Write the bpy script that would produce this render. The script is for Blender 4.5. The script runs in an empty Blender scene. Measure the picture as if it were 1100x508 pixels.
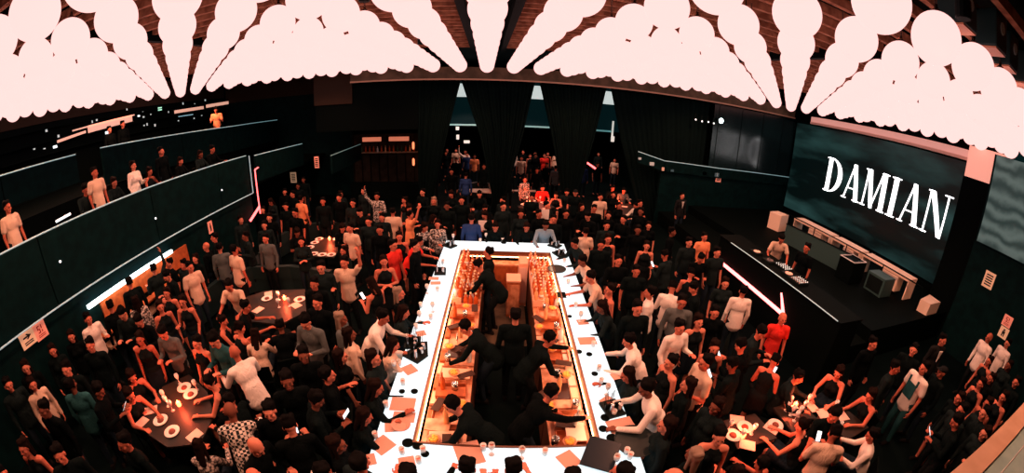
# Night club seen from a balcony; tabled positions mostly taken from image pixels, scene rescaled at the end, x right, y away from the camera, z up
POLY = [0.07199882372558312, -1.0798324890179366e-06, 3.3113382663708053e-06, -4.625666633686746e-07]
DLE = 900
GLASSES = [(-1.55, 5.79, 0), (-0.96, 4.12, 0), (-1.3, 4.07, 0), (-0.0, 4.21, 0), (0.13, 4.11, 1), (-1.27, 8.6, 1), (-1.28, 8.24, 0), (-1.61, 8.81, 0), (-1.54, 8.14, 1), (-1.27, 9.71, 0), (-1.3, 11.62, 0), (-1.12, 13.66, 1), (-0.12, 13.6, 0), (0.09, 13.81, 1), (0.71, 13.73, 0), (1.67, 13.87, 1), (1.87, 13.78, 0), (2.51, 13.32, 0), (2.5, 10.23, 0), (2.44, 8.86, 0), (2.48, 7.07, 0), (2.39, 6.2, 0), (2.36, 5.44, 1), (2.33, 5.78, 0), (2.35, 4.87, 0), (2.32, 3.94, 0), (2.35, 3.83, 0), (2.06, 3.72, 1), (-1.79, 6.18, 1), (-1.76, 5.14, 0), (-1.58, 7.8, 0), (-1.54, 9.58, 1), (2.68, 11.8, 0), (2.41, 8.16, 1), (-1.01, 3.9, 0), (0.98, 4.08, 0), (0.6, 4.02, 1), (-1.8, 4.37, 0), (-1.73, 6.4, 0)]
MENUS = [(-1.5, 6.27, 0.26, 0.3, 0.7), (-1.47, 5.24, 0.46, 0.36, 0.0), (-1.4, 4.91, 0.4, 0.26, 0), (-1.57, 4.66, 0.26, 0.26, 0.2), (-1.66, 4.22, 0.34, 0.34, 0.9), (-1.2, 3.88, 0.26, 0.26, 0.3), (-0.23, 4.13, 0.42, 0.5, 0.3), (-1.47, 10.52, 0.3, 0.2, 0), (-1.38, 10.22, 0.3, 0.2, 0.1), (2.47, 8.12, 0.28, 0.24, 0.1), (2.4, 7.3, 0.42, 0.3, 0.0), (2.34, 5.26, 0.26, 0.24, 0.6), (2.42, 4.6, 0.5, 0.34, 0.15), (1.35, 3.93, 0.3, 0.34, 0.5), (-1.81, 3.88, 0.2, 0.24, 0.4), (-1.44, 7.61, 0.22, 0.22, 0.4), (2.72, 5.98, 0.22, 0.2, 0.2)]
DARKS = [(-1.54, 5.58, 0.06), (-1.3, 5.6, 0.07), (-1.24, 4.3, 0.1), (-1.07, 4.25, 0.09), (-0.93, 4.08, 0.07), (2.18, 4.82, 0.09), (2.07, 4.55, 0.08), (2.17, 4.31, 0.1), (2.24, 4.19, 0.09), (2.11, 3.85, 0.07), (2.19, 8.39, 0.06), (2.11, 6.88, 0.07), (2.32, 6.77, 0.07), (2.28, 6.09, 0.07), (0.74, 13.54, 0.1)]
CADDIES = [(-1.38, 6.99), (-1.57, 7.19), (2.6, 13.29), (2.63, 12.49), (-1.21, 13.15), (-1.32, 10.95), (2.36, 5.02), (-1.44, 6.72)]
TRAYS = [(2.56, 4.17, 0.38, 'big round black tray held at the near right corner of the bar'), (2.33, 11.24, 0.3, 'round black tray on the far right part of the bar')]
TABLET = (1.87, 3.93)
FOLDER = (2.18, 9.54)
BASKET = (-1.41, 4.68)
TABLES = [([(-7.294169999999999, 3.75645), (-7.50339, 5.10687), (-7.04691, 5.7059999999999995), (-6.1815, 5.287559999999999), (-5.56335, 4.66941), (-5.4397199999999994, 3.8515499999999996), (-6.13395, 3.5282099999999996)], 'large dark faceted dining table with plates at the near left'), ([(-7.627019999999999, 9.51), (-7.06593, 10.099619999999998), (-5.68698, 10.3659), (-5.02128, 9.1296), (-5.553839999999999, 8.2737), (-6.552389999999999, 8.2737)], 'dark dining table with a red candle in the middle left crowd'), ([(-7.16103, 13.028699999999999), (-7.132499999999999, 14.930699999999998), (-5.801099999999999, 15.120899999999999), (-5.6109, 12.933599999999998)], 'dark rectangular table ringed with pale plates at the back left'), ([(1.8068999999999997, 19.971), (2.2824, 21.3024), (3.4236, 21.3024), (3.804, 20.161199999999997), (2.8529999999999998, 19.400399999999998)], 'red lit dining table in front of the curtains'), ([(6.8472, 19.3053), (7.227599999999999, 21.112199999999998), (8.4639, 21.4926), (8.749199999999998, 20.161199999999997), (7.8933, 18.924899999999997)], 'dark table with white napkins in front of the right curtain'), ([(4.755, 3.8990999999999993), (4.850099999999999, 4.70745), (5.7059999999999995, 4.70745), (5.801099999999999, 3.8990999999999993)], 'small dark table near the bar in the near right crowd'), ([(6.276599999999999, 3.8990999999999993), (6.276599999999999, 4.755), (7.132499999999999, 4.802549999999999), (7.227599999999999, 3.94665)], 'dark table crowded with glasses and a candle at the near right'), ([(7.5129, 3.2333999999999996), (7.4178, 4.0893), (8.2737, 4.1844), (8.4639, 3.3285)], 'dark table with cream menus at the near right')]
PLATES = [(-6.84, 5.22, 'plate', 1.051, 'near left table'), (-6.52, 5.07, 'plate', 1.051, 'near left table'), (-6.77, 4.11, 'plate', 1.051, 'near left table'), (-6.27, 3.92, 'plate', 1.051, 'near left table'), (-7.26, 4.3, 'napkin', 1.051, 'near left table'), (-7.24, 3.89, 'napkin', 1.051, 'near left table'), (-5.68, 3.99, 'napkin', 1.051, 'near left table'), (-7.08, 5.33, 'glass', 1.051, 'near left table'), (-6.45, 5.26, 'glass', 1.051, 'near left table'), (-7.08, 4.71, 'glass', 1.051, 'near left table'), (-6.66, 4.48, 'glass', 1.051, 'near left table'), (-6.88, 4.57, 'glass', 1.051, 'near left table'), (-6.58, 4.66, 'candle', 1.051, 'near left table'), (-6.07, 9.61, 'candle', 1.051, 'middle left candle table'), (-5.54, 9.33, 'napkin', 1.051, 'middle left candle table'), (-6.83, 9.88, 'napkin', 1.051, 'middle left candle table'), (-6.67, 8.9, 'napkin', 1.051, 'middle left candle table'), (-5.56, 9.67, 'plate', 1.051, 'middle left candle table'), (-6.71, 9.58, 'plate', 1.051, 'middle left candle table'), (-6.26, 9.58, 'glass', 1.051, 'middle left candle table'), (-6.04, 9.15, 'glass', 1.051, 'middle left candle table'), (-5.73, 9.25, 'glass', 1.051, 'middle left candle table'), (-6.96, 13.25, 'plate', 1.051, 'back left plated table'), (-7.01, 13.84, 'plate', 1.051, 'back left plated table'), (-7.02, 14.36, 'plate', 1.051, 'back left plated table'), (-6.99, 14.79, 'plate', 1.051, 'back left plated table'), (-6.56, 13.19, 'plate', 1.051, 'back left plated table'), (-6.17, 13.12, 'plate', 1.051, 'back left plated table'), (-5.79, 13.14, 'plate', 1.051, 'back left plated table'), (-6.17, 14.83, 'plate', 1.051, 'back left plated table'), (-6.47, 14.71, 'candle', 1.051, 'back left plated table'), (2.48, 20.72, 'candle', 1.051, 'far red lit table'), (2.85, 20.37, 'candle', 1.051, 'far red lit table'), (2.16, 20.5, 'plate', 1.051, 'far red lit table'), (2.71, 21.33, 'plate', 1.051, 'far red lit table'), (3.29, 20.99, 'plate', 1.051, 'far red lit table'), (3.24, 19.86, 'napkin', 1.051, 'far red lit table'), (2.39, 21.3, 'glass', 1.051, 'far red lit table'), (3.14, 21.37, 'glass', 1.051, 'far red lit table'), (2.61, 19.99, 'glass', 1.051, 'far red lit table'), (8.62, 22.93, 'napkin', 1.051, 'right curtain table'), (8.85, 22.51, 'napkin', 1.051, 'right curtain table'), (7.97, 20.73, 'napkin', 1.051, 'right curtain table'), (7.71, 21.49, 'candle', 1.051, 'right curtain table'), (7.21, 20.83, 'glass', 1.051, 'right curtain table'), (8.12, 22.19, 'glass', 1.051, 'right curtain table'), (5.17, 4.64, 'napkin', 1.051, 'small near right table'), (5.02, 3.93, 'napkin', 1.051, 'small near right table'), (4.83, 4.25, 'plate', 1.051, 'small near right table'), (5.22, 4.39, 'plate', 1.051, 'small near right table'), (4.8, 4.42, 'glass', 1.051, 'small near right table'), (5.27, 4.18, 'glass', 1.051, 'small near right table'), (4.94, 4.11, 'glass', 1.051, 'small near right table'), (5.01, 4.15, 'candle', 1.051, 'small near right table'), (6.85, 4.61, 'candle', 1.051, 'crowded near right table'), (6.54, 4.57, 'glass', 1.051, 'crowded near right table'), (6.56, 4.4, 'glass', 1.051, 'crowded near right table'), (6.74, 4.32, 'glass', 1.051, 'crowded near right table'), (6.99, 4.44, 'glass', 1.051, 'crowded near right table'), (7.25, 4.59, 'glass', 1.051, 'crowded near right table'), (6.69, 4.69, 'glass', 1.051, 'crowded near right table'), (6.54, 4.22, 'glass', 1.051, 'crowded near right table'), (5.84, 4.19, 'napkin', 1.051, 'crowded near right table'), (7.34, 4.46, 'napkin', 1.051, 'crowded near right table'), (6.72, 4.49, 'plate', 1.051, 'crowded near right table'), (5.98, 4.24, 'plate', 1.051, 'crowded near right table'), (7.47, 4.11, 'menu', 1.051, 'near right menu table'), (7.98, 3.98, 'menu', 1.051, 'near right menu table'), (7.88, 4.18, 'glass', 1.051, 'near right menu table'), (7.45, 3.57, 'glass', 1.051, 'near right menu table'), (6.6, 3.53, 'napkin', 1.051, 'near right menu table')]
PEOPLE = [
(-10.60,4.16,0,'stand','k','l',120,'lw',0),
(-10.54,4.85,0,'stand','k','l',130,'lw',0),
(-10.55,5.57,0,'glass','w','s',100,'lw',0),
(-9.07,4.58,0,'stand','k','s',150,'lw',0),
(-10.19,6.27,0,'stand','k','s',290,'lw',0),
(-10.60,7.52,0,'stand','k','s',290,'lw',0),
(-9.28,6.09,0,'phone','k','s',160,'lw',0),
(-8.99,3.66,0,'stand','k','s',150,'lw',0),
(-10.60,3.24,0,'stand','k','l',120,'lw',0),
(-9.61,6.82,0,'stand','p','l',300,'lw',0),
(-10.60,8.68,0,'armup','k','s',290,'lw',0),
(-10.43,9.35,0,'stand','k','s',200,'lw',0),
(-9.61,8.50,0,'phone','k','s',200,'lw',0),
(-9.73,9.34,0,'stand','k','s',180,'lw',0),
(-9.77,10.04,0,'stand','k','l',180,'lw',0),
(-9.76,10.74,0,'stand','k','b',260,'lw',0),
(-9.06,10.63,0,'stand','g','s',330,'lw',0),
(-9.01,8.87,0,'stand','b','s',110,'lw',0),
(-8.15,10.29,0,'stand','b','s',20,'lw',0),
(-10.11,13.61,0,'stand','k','s',120,'lw',0),
(-8.67,13.24,0,'stand','k','s',160,'lw',0),
(-8.81,13.93,0,'stand','k','s',160,'lw',0),
(-7.68,11.69,0,'stand','g','s',180,'lw',0),
(-7.03,8.46,0,'lean','b','s',170,'t2',0),
(-6.91,7.18,0,'sit','s','o',60,'t2',0),
(-6.44,7.70,0,'sit','k','s',60,'t2',0),
(-6.00,6.76,0,'sit','s','o',20,'t2',0),
(-5.32,6.61,0,'sit','b','l',340,'t2',0),
(-4.74,7.00,0,'sit','k','s',330,'t2',0),
(-7.98,7.24,0,'glass','s','l',160,'lc',0),
(-8.50,6.78,0,'stand','s','l',120,'lc',0),
(-7.39,5.81,0,'phone','g','s',170,'lc',0),
(-6.28,5.71,0,'stand','s','s',180,'lc',0),
(-5.58,5.72,0,'phone','t','s',190,'lc',0),
(-4.72,5.25,0,'lean','w','B',300,'t1',0),
(-7.93,5.36,0,'stand','s','l',150,'lc',0),
(-8.58,6.08,0,'phone','k','s',170,'lc',0),
(-8.01,4.66,0,'sit','s','l',110,'t1',0),
(-7.59,4.10,0,'sit','s','l',100,'t1',0),
(-5.76,2.61,0,'stand','k','s',190,'lc',0),
(-5.39,5.05,0,'sit','s','o',240,'t1',0),
(-4.76,3.18,0,'sit','p','l',340,'t1',0),
(-4.02,3.64,0,'lean','c','B',330,'t1',0),
(-4.58,4.54,0,'sit','k','s',270,'t1',0),
(-10.47,2.55,0,'stand','k','s',100,'lc',0),
(-9.91,2.96,0,'stand','b','l',100,'lc',0),
(-8.28,2.46,0,'stand','k','s',170,'lc',0),
(-8.09,1.58,0,'stand','s','l',160,'lc',0),
(-6.89,1.79,0,'stand','k','s',130,'lc',0),
(-8.28,3.26,0,'stand','t','s',330,'lc',0),
(-7.60,3.40,0,'phone','k','s',60,'lc',1),
(-8.19,0.88,0,'stand','s','s',100,'lc',0),
(-10.60,21.12,0,'stand','k','s',170,'bl',0),
(-10.36,19.85,0,'stand','k','s',160,'bl',0),
(-8.97,15.77,0,'stand','k','s',170,'bl',0),
(-8.60,16.62,0,'stand','o','s',20,'bl',0),
(-7.76,14.38,0,'stand','k','s',190,'bl',0),
(-7.24,16.19,0,'stand','k','s',170,'bl',0),
(-6.74,16.99,0,'stand','k','s',180,'bl',0),
(-5.67,15.88,0,'stand','k','s',180,'bl',0),
(-4.76,12.85,0,'stand','b','s',200,'bl',0),
(-4.26,13.51,0,'stand','k','s',180,'bl',0),
(-3.59,12.61,0,'stand','k','s',180,'bl',0),
(-4.47,9.32,0,'stand','k','s',170,'lc',0),
(-3.90,9.73,0,'armup','b','s',180,'lc',0),
(-4.38,8.57,0,'stand','k','s',180,'lc',0),
(-3.84,7.51,0,'stand','k','s',190,'lc',0),
(-2.73,8.65,0,'phone','s','l',300,'lc',1),
(-2.80,11.06,0,'stand','r','s',120,'lc',0),
(-2.10,11.07,0,'stand','k','s',100,'lc',0),
(-3.76,6.74,0,'phone','g','s',190,'lc',0),
(-3.16,7.09,0,'stand','g','f',90,'lc',0),
(-3.43,5.61,0,'stand','k','s',160,'lc',0),
(-2.79,5.10,0,'glass','k','s',60,'lc',0),
(-2.78,6.50,0,'stand','b','l',60,'lc',0),
(-2.76,5.80,0,'stand','k','l',60,'lc',0),
(-2.06,5.72,0,'stand','k','l',100,'lc',0),
(-3.40,4.76,0,'stand','k','s',150,'lc',0),
(-2.87,3.64,0,'phone','k','s',330,'lc',1),
(-3.46,4.06,0,'stand','k','s',160,'lc',0),
(-3.44,3.25,0,'phone','k','B',100,'lc',0),
(-3.04,2.67,0,'phone','k','B',300,'lc',1),
(-2.83,4.36,0,'phone','k','s',60,'lc',1),
(-1.89,2.50,0,'stand','k','s',80,'lc',0),
(-2.17,3.63,0,'stand','k','l',80,'lc',0),
(-2.32,11.73,0,'lean','r','s',90,'bar',0),
(-2.40,7.09,0,'lean','w','s',90,'bar',0),
(-2.05,7.70,0,'stool','k','l',80,'bar',0),
(-2.08,8.40,0,'stand','k','f',90,'bar',0),
(-2.04,6.42,0,'stool','b','l',75,'bar',0),
(-2.09,5.02,0,'stool','k','l',75,'bar',0),
(-2.13,4.33,0,'stool','k','l',70,'bar',0),
(-2.41,2.97,0,'lean','w','s',60,'bar',0),
(-2.33,13.44,0,'lean','p','l',120,'bar',0),
(-1.65,3.16,0,'glass','k','s',20,'bar',0),
(-0.96,3.06,0,'stand','k','s',0,'bar',0),
(-0.26,3.10,0,'lean','k','s',10,'bar',0),
(0.44,3.07,0,'lean','k','s',350,'bar',0),
(1.14,3.04,0,'stand','k','s',0,'bar',0),
(-0.46,14.00,0,'stand','n','s',0,'bar',0),
(0.43,13.96,0,'lean','k','o',180,'bar',0),
(1.57,13.91,0,'lean','k','l',180,'bar',0),
(2.27,13.88,0,'lean','d','s',180,'bar',0),
(3.22,11.99,0,'lean','k','s',250,'bar',0),
(3.16,10.51,0,'lean','b','s',260,'bar',0),
(3.10,9.23,0,'lean','b','s',270,'bar',0),
(3.04,7.88,0,'lean','k','l',265,'bar',0),
(3.24,8.55,0,'stand','s','o',270,'bar',0),
(3.22,6.28,0,'lean','w','s',290,'bar',0),
(2.93,5.42,0,'stool','k','l',280,'bar',0),
(3.02,4.68,0,'lean','w','s',280,'bar',0),
(2.86,3.86,0,'stand','k','l',290,'bar',0),
(1.84,3.01,0,'stand','g','s',300,'bar',0),
(2.50,2.77,0,'stand','r','B',300,'bar',0),
(0.17,10.79,0,'stand','k','s',280,'in',0),
(0.23,10.02,0,'bend','k','s',290,'in',0),
(-0.00,7.05,0,'bend','k','s',280,'in',0),
(-0.11,4.65,0,'bend','k','s',280,'in',0),
(0.69,7.12,0,'stand','k','s',0,'in',0),
(1.07,6.53,0,'reach','k','s',80,'in',0),
(0.87,4.88,0,'reach','k','s',75,'in',0),
(-4.91,17.11,0,'armup','p','s',180,'bc',0),
(-3.96,14.31,0,'stand','k','s',180,'bc',0),
(-3.68,14.97,0,'stand','b','s',0,'bc',0),
(-2.83,12.22,0,'stand','s','l',160,'bc',0),
(-2.90,14.50,0,'armup','o','s',60,'bc',0),
(-2.25,14.76,0,'reach','k','l',60,'bc',0),
(-2.21,16.70,0,'stand','k','f',180,'bc',0),
(-1.54,15.82,0,'stand','k','s',190,'bc',0),
(-1.98,23.12,0,'stand','k','s',180,'bc',0),
(-1.70,13.75,0,'stand','p','l',180,'bc',0),
(-0.97,16.44,0,'stand','k','s',180,'bc',0),
(-0.66,17.17,0,'sit','k','s',180,'bc',0),
(-0.25,19.92,0,'sit','k','s',180,'bc',0),
(0.00,17.51,0,'sit','k','s',170,'bc',0),
(0.78,15.67,0,'stand','k','s',160,'bc',0),
(1.46,14.94,0,'stand','k','l',180,'bc',0),
(2.16,14.88,0,'stand','k','s',150,'bc',0),
(2.70,14.43,0,'stand','k','s',190,'bc',0),
(3.31,21.97,0,'sit','r','s',180,'t4',0),
(3.92,20.56,0,'sit','s','l',200,'t4',0),
(2.26,21.87,0,'stand','p','l',160,'t4',0),
(4.54,20.90,0,'sit','k','s',190,'t4',0),
(3.26,14.86,0,'stand','k','s',180,'bc',0),
(4.49,18.63,0,'stand','k','c',200,'bc',0),
(6.90,26.86,0,'stand','n','s',180,'bc',0),
(5.56,17.88,0,'stand','b','s',180,'t5',0),
(4.69,15.78,0,'stand','k','s',190,'t5',0),
(5.20,15.30,0,'stand','k','l',200,'t5',0),
(7.94,18.60,0,'sit','w','s',250,'t5',0),
(6.70,15.36,0,'stand','k','s',220,'t5',0),
(6.51,13.96,0,'stand','k','l',200,'rc',0),
(3.65,13.03,0,'stand','b','o',0,'rc',0),
(4.60,13.61,0,'stand','k','s',180,'rc',0),
(7.56,22.23,0,'sit','k','s',180,'t5',0),
(8.21,21.99,0,'sit','g','s',180,'t5',0),
(4.23,12.21,0,'stand','s','l',180,'rc',0),
(5.66,13.03,0,'stand','k','s',200,'rc',0),
(5.54,11.78,0,'stand','s','l',200,'rc',0),
(3.83,11.64,0,'stand','k','s',200,'rc',0),
(3.93,10.16,0,'crossed','k','s',180,'rc',0),
(4.29,9.56,0,'stand','k','s',190,'rc',0),
(4.21,8.21,0,'stand','w','s',300,'rc',0),
(4.96,8.46,0,'phone','w','s',30,'rc',1),
(3.50,7.35,0,'stand','k','s',180,'rc',0),
(4.28,6.63,0,'glass','w','s',170,'rc',0),
(4.93,6.87,0,'stand','s','l',180,'rc',0),
(4.27,5.23,0,'glass','b','s',270,'rc',0),
(3.62,5.50,0,'stand','s','s',260,'rc',0),
(3.71,4.81,0,'stand','k','l',300,'rc',0),
(3.06,3.19,0,'stand','k','f',340,'rc',0),
(3.96,4.15,0,'stand','k','l',250,'rc',0),
(3.68,3.51,0,'stand','s','s',200,'rc',0),
(10.58,18.89,0,'stand','x','s',170,'rb',0),
(8.31,12.54,0,'stand','o','s',180,'rb',0),
(7.17,11.74,0,'stand','k','s',180,'rb',0),
(7.05,10.65,0,'phone','k','s',190,'rb',0),
(7.75,10.71,0,'stand','k','s',180,'rb',0),
(6.11,9.50,0,'phone','s','s',30,'rb',1),
(6.84,8.68,0,'stand','k','l',200,'rb',0),
(7.07,8.03,0,'stand','w','s',20,'rb',0),
(7.44,6.60,0,'stand','r','B',200,'st',0),
(4.78,7.56,0,'stand','g','s',200,'rc',0),
(5.59,7.19,0,'stand','k','s',200,'rc',0),
(5.70,8.33,0,'phone','k','s',300,'rc',1),
(4.86,5.89,0,'stand','s','l',200,'rr',0),
(4.94,5.05,0,'phone','k','s',330,'rr',1),
(5.49,5.59,0,'phone','k','s',330,'rr',1),
(5.94,5.05,0,'phone','s','s',60,'rr',1),
(6.64,5.02,0,'sit','k','s',140,'t6',0),
(8.35,4.77,0,'sit','s','l',250,'t6',0),
(6.82,3.69,0,'sit','k','s',200,'t6',0),
(8.63,3.67,0,'sit','s','l',280,'t6',0),
(3.88,2.84,0,'sit','s','l',30,'t6',0),
(4.58,2.84,0,'sit','s','s',340,'t6',0),
(6.00,3.39,0,'sit','s','o',330,'t6',0),
(5.74,2.69,0,'phone','b','s',30,'t6',1),
(7.51,2.56,0,'sit','w','s',320,'t6',0),
(10.11,3.40,0,'stand','q','s',280,'rr',0),
(10.92,3.12,0,'stand','k','c',300,'rr',0),
(12.67,4.15,0,'stand','x','s',200,'rr',0),
(10.78,4.18,0,'stand','k','s',250,'rr',0),
(15.50,3.38,0,'stand','w','B',290,'rw',0),
(16.49,2.83,0,'stand','w','s',290,'rw',0),
(14.15,2.72,0,'stand','s','l',290,'rw',0),
(14.73,2.14,0,'stand','k','l',290,'rw',0),
(13.00,2.18,0,'stand','k','l',290,'rw',0),
(12.17,2.22,0,'glass','s','l',290,'rw',0),
(13.72,1.51,0,'stand','k','s',290,'rw',0),
(12.40,1.47,0,'stand','s','l',290,'rw',0),
(11.36,1.63,0,'stand','s','l',290,'rw',0),
(10.47,1.43,0,'glass','k','s',290,'rw',0),
(9.87,1.07,0,'glass','k','l',285,'rw',0),
(10.56,2.24,0,'stand','k','l',290,'rw',0),
(9.95,1.90,0,'stand','k','s',290,'rw',0),
(9.25,1.60,0,'phone','k','s',330,'rw',1),
(2.42,33.00,0,'stand','w','l',160,'br',0),
(2.72,29.34,0,'stand','b','s',180,'br',0),
(3.63,31.65,0,'stand','s','l',180,'br',0),
(4.10,32.17,0,'stand','k','s',180,'br',0),
(4.68,30.86,0,'stand','r','s',180,'br',0),
(5.26,32.79,0,'stand','s','s',180,'br',0),
(5.95,32.73,0,'stand','b','l',200,'br',0),
(1.87,30.75,0,'stand','b','s',180,'br',0),
(3.16,32.76,0,'stand','k','s',180,'br',0),
(3.94,30.61,0,'stand','k','s',180,'br',0),
(4.36,27.40,0,'stand','k','l',180,'br',0),
(4.74,25.85,0,'stand','g','s',0,'br',0),
(3.31,24.64,0,'stand','k','s',180,'br',0),
(1.45,23.59,0,'stand','k','s',180,'br',0),
(5.84,28.23,0,'stand','k','s',180,'br',0),
(-3.18,32.76,0,'stand','k','s',180,'br',0),
(-2.48,33.24,0,'stand','b','s',180,'br',0),
(-1.41,30.56,0,'stand','n','s',180,'br',0),
(-0.81,30.01,0,'stand','o','s',180,'br',0),
(-1.58,31.31,0,'armup','w','s',180,'br',0),
(-3.15,31.36,0,'stand','k','s',180,'br',0),
(-2.07,27.95,0,'stand','k','s',180,'br',0),
(-1.10,22.56,0,'stand','n','s',0,'br',0),
(-0.06,25.10,0,'stand','k','s',180,'br',0),
(-3.25,24.82,0,'stand','k','s',180,'br',0),
(0.67,23.53,0,'stand','g','s',180,'br',0),
(8.22,27.78,0,'stand','k','s',180,'br',0),
(10.62,31.06,0,'stand','b','s',200,'br',0),
(9.80,33.21,0,'stand','k','s',180,'br',0),
(5.25,23.59,0,'stand','k','s',180,'br',0),
(10.75,10.85,0.75,'dj','b','s',215,'dj',0),
(10.75,9.38,0.75,'stand','k','s',260,'dj',0),
(-6.93,12.67,0,'phone','k','l',130.866,'lc',0),
(-10.03,11.64,0,'stand','k','s',226.548,'lw',0),
(-3.59,17.09,0,'stand','s','l',223.63,'bc',0),
(-4.39,11.10,0,'stand','k','l',223.02,'lc',0),
(-9.63,17.86,0,'glass','k','s',212.476,'bl',0),
(-6.29,11.79,0,'crossed','k','l',158.18,'lc',0),
(-5.30,13.31,0,'phone','k','l',143.963,'lc',0),
(9.54,4.91,0,'stand','k','s',187.838,'rr',0),
(6.14,6.11,0,'phone','k','s',134.415,'rc',0),
(4.33,16.64,0,'stand','k','l',142.73,'bc',0),
(-2.84,10.08,0,'crossed','s','l',159.556,'lc',0),
(5.85,10.70,0,'phone','k','s',330,'rc',1),
(-9.01,7.63,0,'stand','s','l',163.352,'lw',0),
(7.02,12.90,0,'stand','k','s',120.059,'rc',0),
(-2.93,18.18,0,'crossed','k','s',213.125,'bc',0),
(2.19,17.56,0,'glass','k','s',191.543,'bc',0),
(-10.41,16.99,0,'phone','k','l',197.425,'bl',0),
(-4.92,14.80,0,'phone','k','s',210.819,'lc',0),
(6.19,16.95,0,'stand','k','l',157.307,'bc',0),
(0.84,16.80,0,'glass','k','s',226.558,'bc',0),
(2.66,16.09,0,'crossed','k','s',136.783,'rc',0),
(0.11,14.90,0,'phone','k','l',219.468,'rc',0),
(-10.49,18.50,0,'stand','k','s',165.183,'bl',0),
(6.61,19.03,0,'glass','k','l',187.781,'bc',0),
(5.54,14.35,0,'crossed','k','s',226.629,'rc',0),
(4.19,14.65,0,'phone','k','s',227.384,'rc',0),
(-3.27,15.92,0,'phone','k','l',128.624,'lc',0),
(-5.90,18.26,0,'stand','k','s',204.007,'bl',0),
(-1.51,18.20,0,'phone','k','l',205.431,'bc',0),
(-8.67,11.88,0,'glass','k','s',216.756,'lw',0),
(9.30,3.88,0,'stand','k','s',159.88,'rr',0),
(7.25,16.91,0,'crossed','k','s',152.392,'bc',0),
(-10.14,15.58,0,'stand','k','l',170.608,'lw',0),
(-7.07,18.05,0,'stand','k','l',143.428,'bl',0),
(-12.20,8.25,3.3,'stand','b','s',90,'bal',0),
(-12.75,7.99,3.3,'sit','k','s',90,'bal',0),
(-12.75,9.29,3.3,'sit','k','l',90,'bal',0),
(-11.90,9.77,3.3,'glass','w','l',90,'bal',0),
(-12.75,11.15,3.3,'sit','s','l',90,'bal',0),
(-12.40,11.77,3.3,'stand','k','s',90,'bal',0),
(-12.75,13.03,3.3,'sit','k','l',90,'bal',0),
(-12.75,14.42,3.3,'sit','k','l',90,'bal',0),
(-12.75,15.32,3.3,'sit','k','s',90,'bal',0),
(-12.20,4.90,3.3,'stand','b','s',80,'bal',0),
(-15.60,19.75,4.6,'phone','o','s',150,'bal',0),
(-17.50,13.11,4.6,'stand','k','s',90,'bal',0),
(-17.50,14.02,4.6,'stand','k','s',90,'bal',0),
]
import bpy, bmesh, math, random
from mathutils import Vector, Matrix, Euler
random.seed(7)
SC = bpy.context.scene
C = SC.collection
PI = math.pi
HC = 6.7
# ------------------------------------------------------------------ camera (wide fisheye lens on the balcony)
cam = bpy.data.cameras.new('camera'); co = bpy.data.objects.new('camera', cam); C.objects.link(co)
yaw, pit, rol = .0765, .3489, .0408
fw = Vector((math.sin(yaw)*math.cos(pit), math.cos(yaw)*math.cos(pit), -math.sin(pit)))
r0 = Vector((math.cos(yaw), -math.sin(yaw), 0)); u0 = r0.cross(fw)
Rv = r0*math.cos(rol)+u0*math.sin(rol); Uv = -r0*math.sin(rol)+u0*math.cos(rol)
M = Matrix((Rv, Uv, -fw)).transposed().to_4x4(); M.translation = Vector((0, 0, HC))
co.matrix_world = M
cam.type = 'PANO'; cam.panorama_type = 'FISHEYE_LENS_POLYNOMIAL'
cam.sensor_width = 36; cam.fisheye_fov = math.radians(220)
cam.fisheye_polynomial_k0 = 0
for i, k in enumerate(POLY): setattr(cam, 'fisheye_polynomial_k%d' % (i+1), -k)
cam.clip_start = .05; cam.clip_end = 200
SC.camera = co
SC.view_settings.view_transform = 'Standard'; SC.view_settings.look = 'None'
SC.view_settings.gamma = 1; SC.view_settings.use_curve_mapping = False; SC.view_settings.exposure = 0
w = bpy.data.worlds.new('w'); SC.world = w; w.use_nodes = True
w.node_tree.nodes['Background'].inputs[0].default_value = (.10, .55, .55, 1)
w.node_tree.nodes['Background'].inputs[1].default_value = .02

# ------------------------------------------------------------------ materials
MC = {}
def mat(name, col, rough=.7, metal=0, emit=None, es=1, noise=None, check=None, voro=None, trans=0, spec=.3):
    if name in MC: return MC[name]
    m = bpy.data.materials.new(name); m.use_nodes = True; MC[name] = m
    nt = m.node_tree; b = nt.nodes['Principled BSDF']
    b.inputs['Base Color'].default_value = (*col, 1); b.inputs['Roughness'].default_value = rough
    b.inputs['Metallic'].default_value = metal; b.inputs['Specular IOR Level'].default_value = spec
    if trans: b.inputs['Transmission Weight'].default_value = trans
    if emit: b.inputs['Emission Color'].default_value = (*emit, 1); b.inputs['Emission Strength'].default_value = es
    if noise or check or voro:
        tc = nt.nodes.new('ShaderNodeTexCoord')
        if noise: t = nt.nodes.new('ShaderNodeTexNoise'); t.inputs['Scale'].default_value = noise[0]; out = t.outputs['Fac']; c2 = noise[1]
        elif check: t = nt.nodes.new('ShaderNodeTexChecker'); t.inputs['Scale'].default_value = check[0]; out = t.outputs['Fac']; c2 = check[1]
        else: t = nt.nodes.new('ShaderNodeTexVoronoi'); t.inputs['Scale'].default_value = voro[0]; out = t.outputs['Distance']; c2 = voro[1]
        nt.links.new(tc.outputs['Object'], t.inputs['Vector'])
        r = nt.nodes.new('ShaderNodeValToRGB'); r.color_ramp.elements[0].color = (*col, 1); r.color_ramp.elements[1].color = (*c2, 1)
        if not check: r.color_ramp.elements[0].position = .35; r.color_ramp.elements[1].position = .65
        nt.links.new(out, r.inputs[0]); nt.links.new(r.outputs[0], b.inputs['Base Color'])
    return m
BLACK = mat('black_paint', (.0012, .0035, .0035), .7, spec=.03)
TEAL = mat('dark_teal_panel', (.0015, .010, .011), .6, noise=(3, (.002, .016, .017)), spec=.04)
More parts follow.
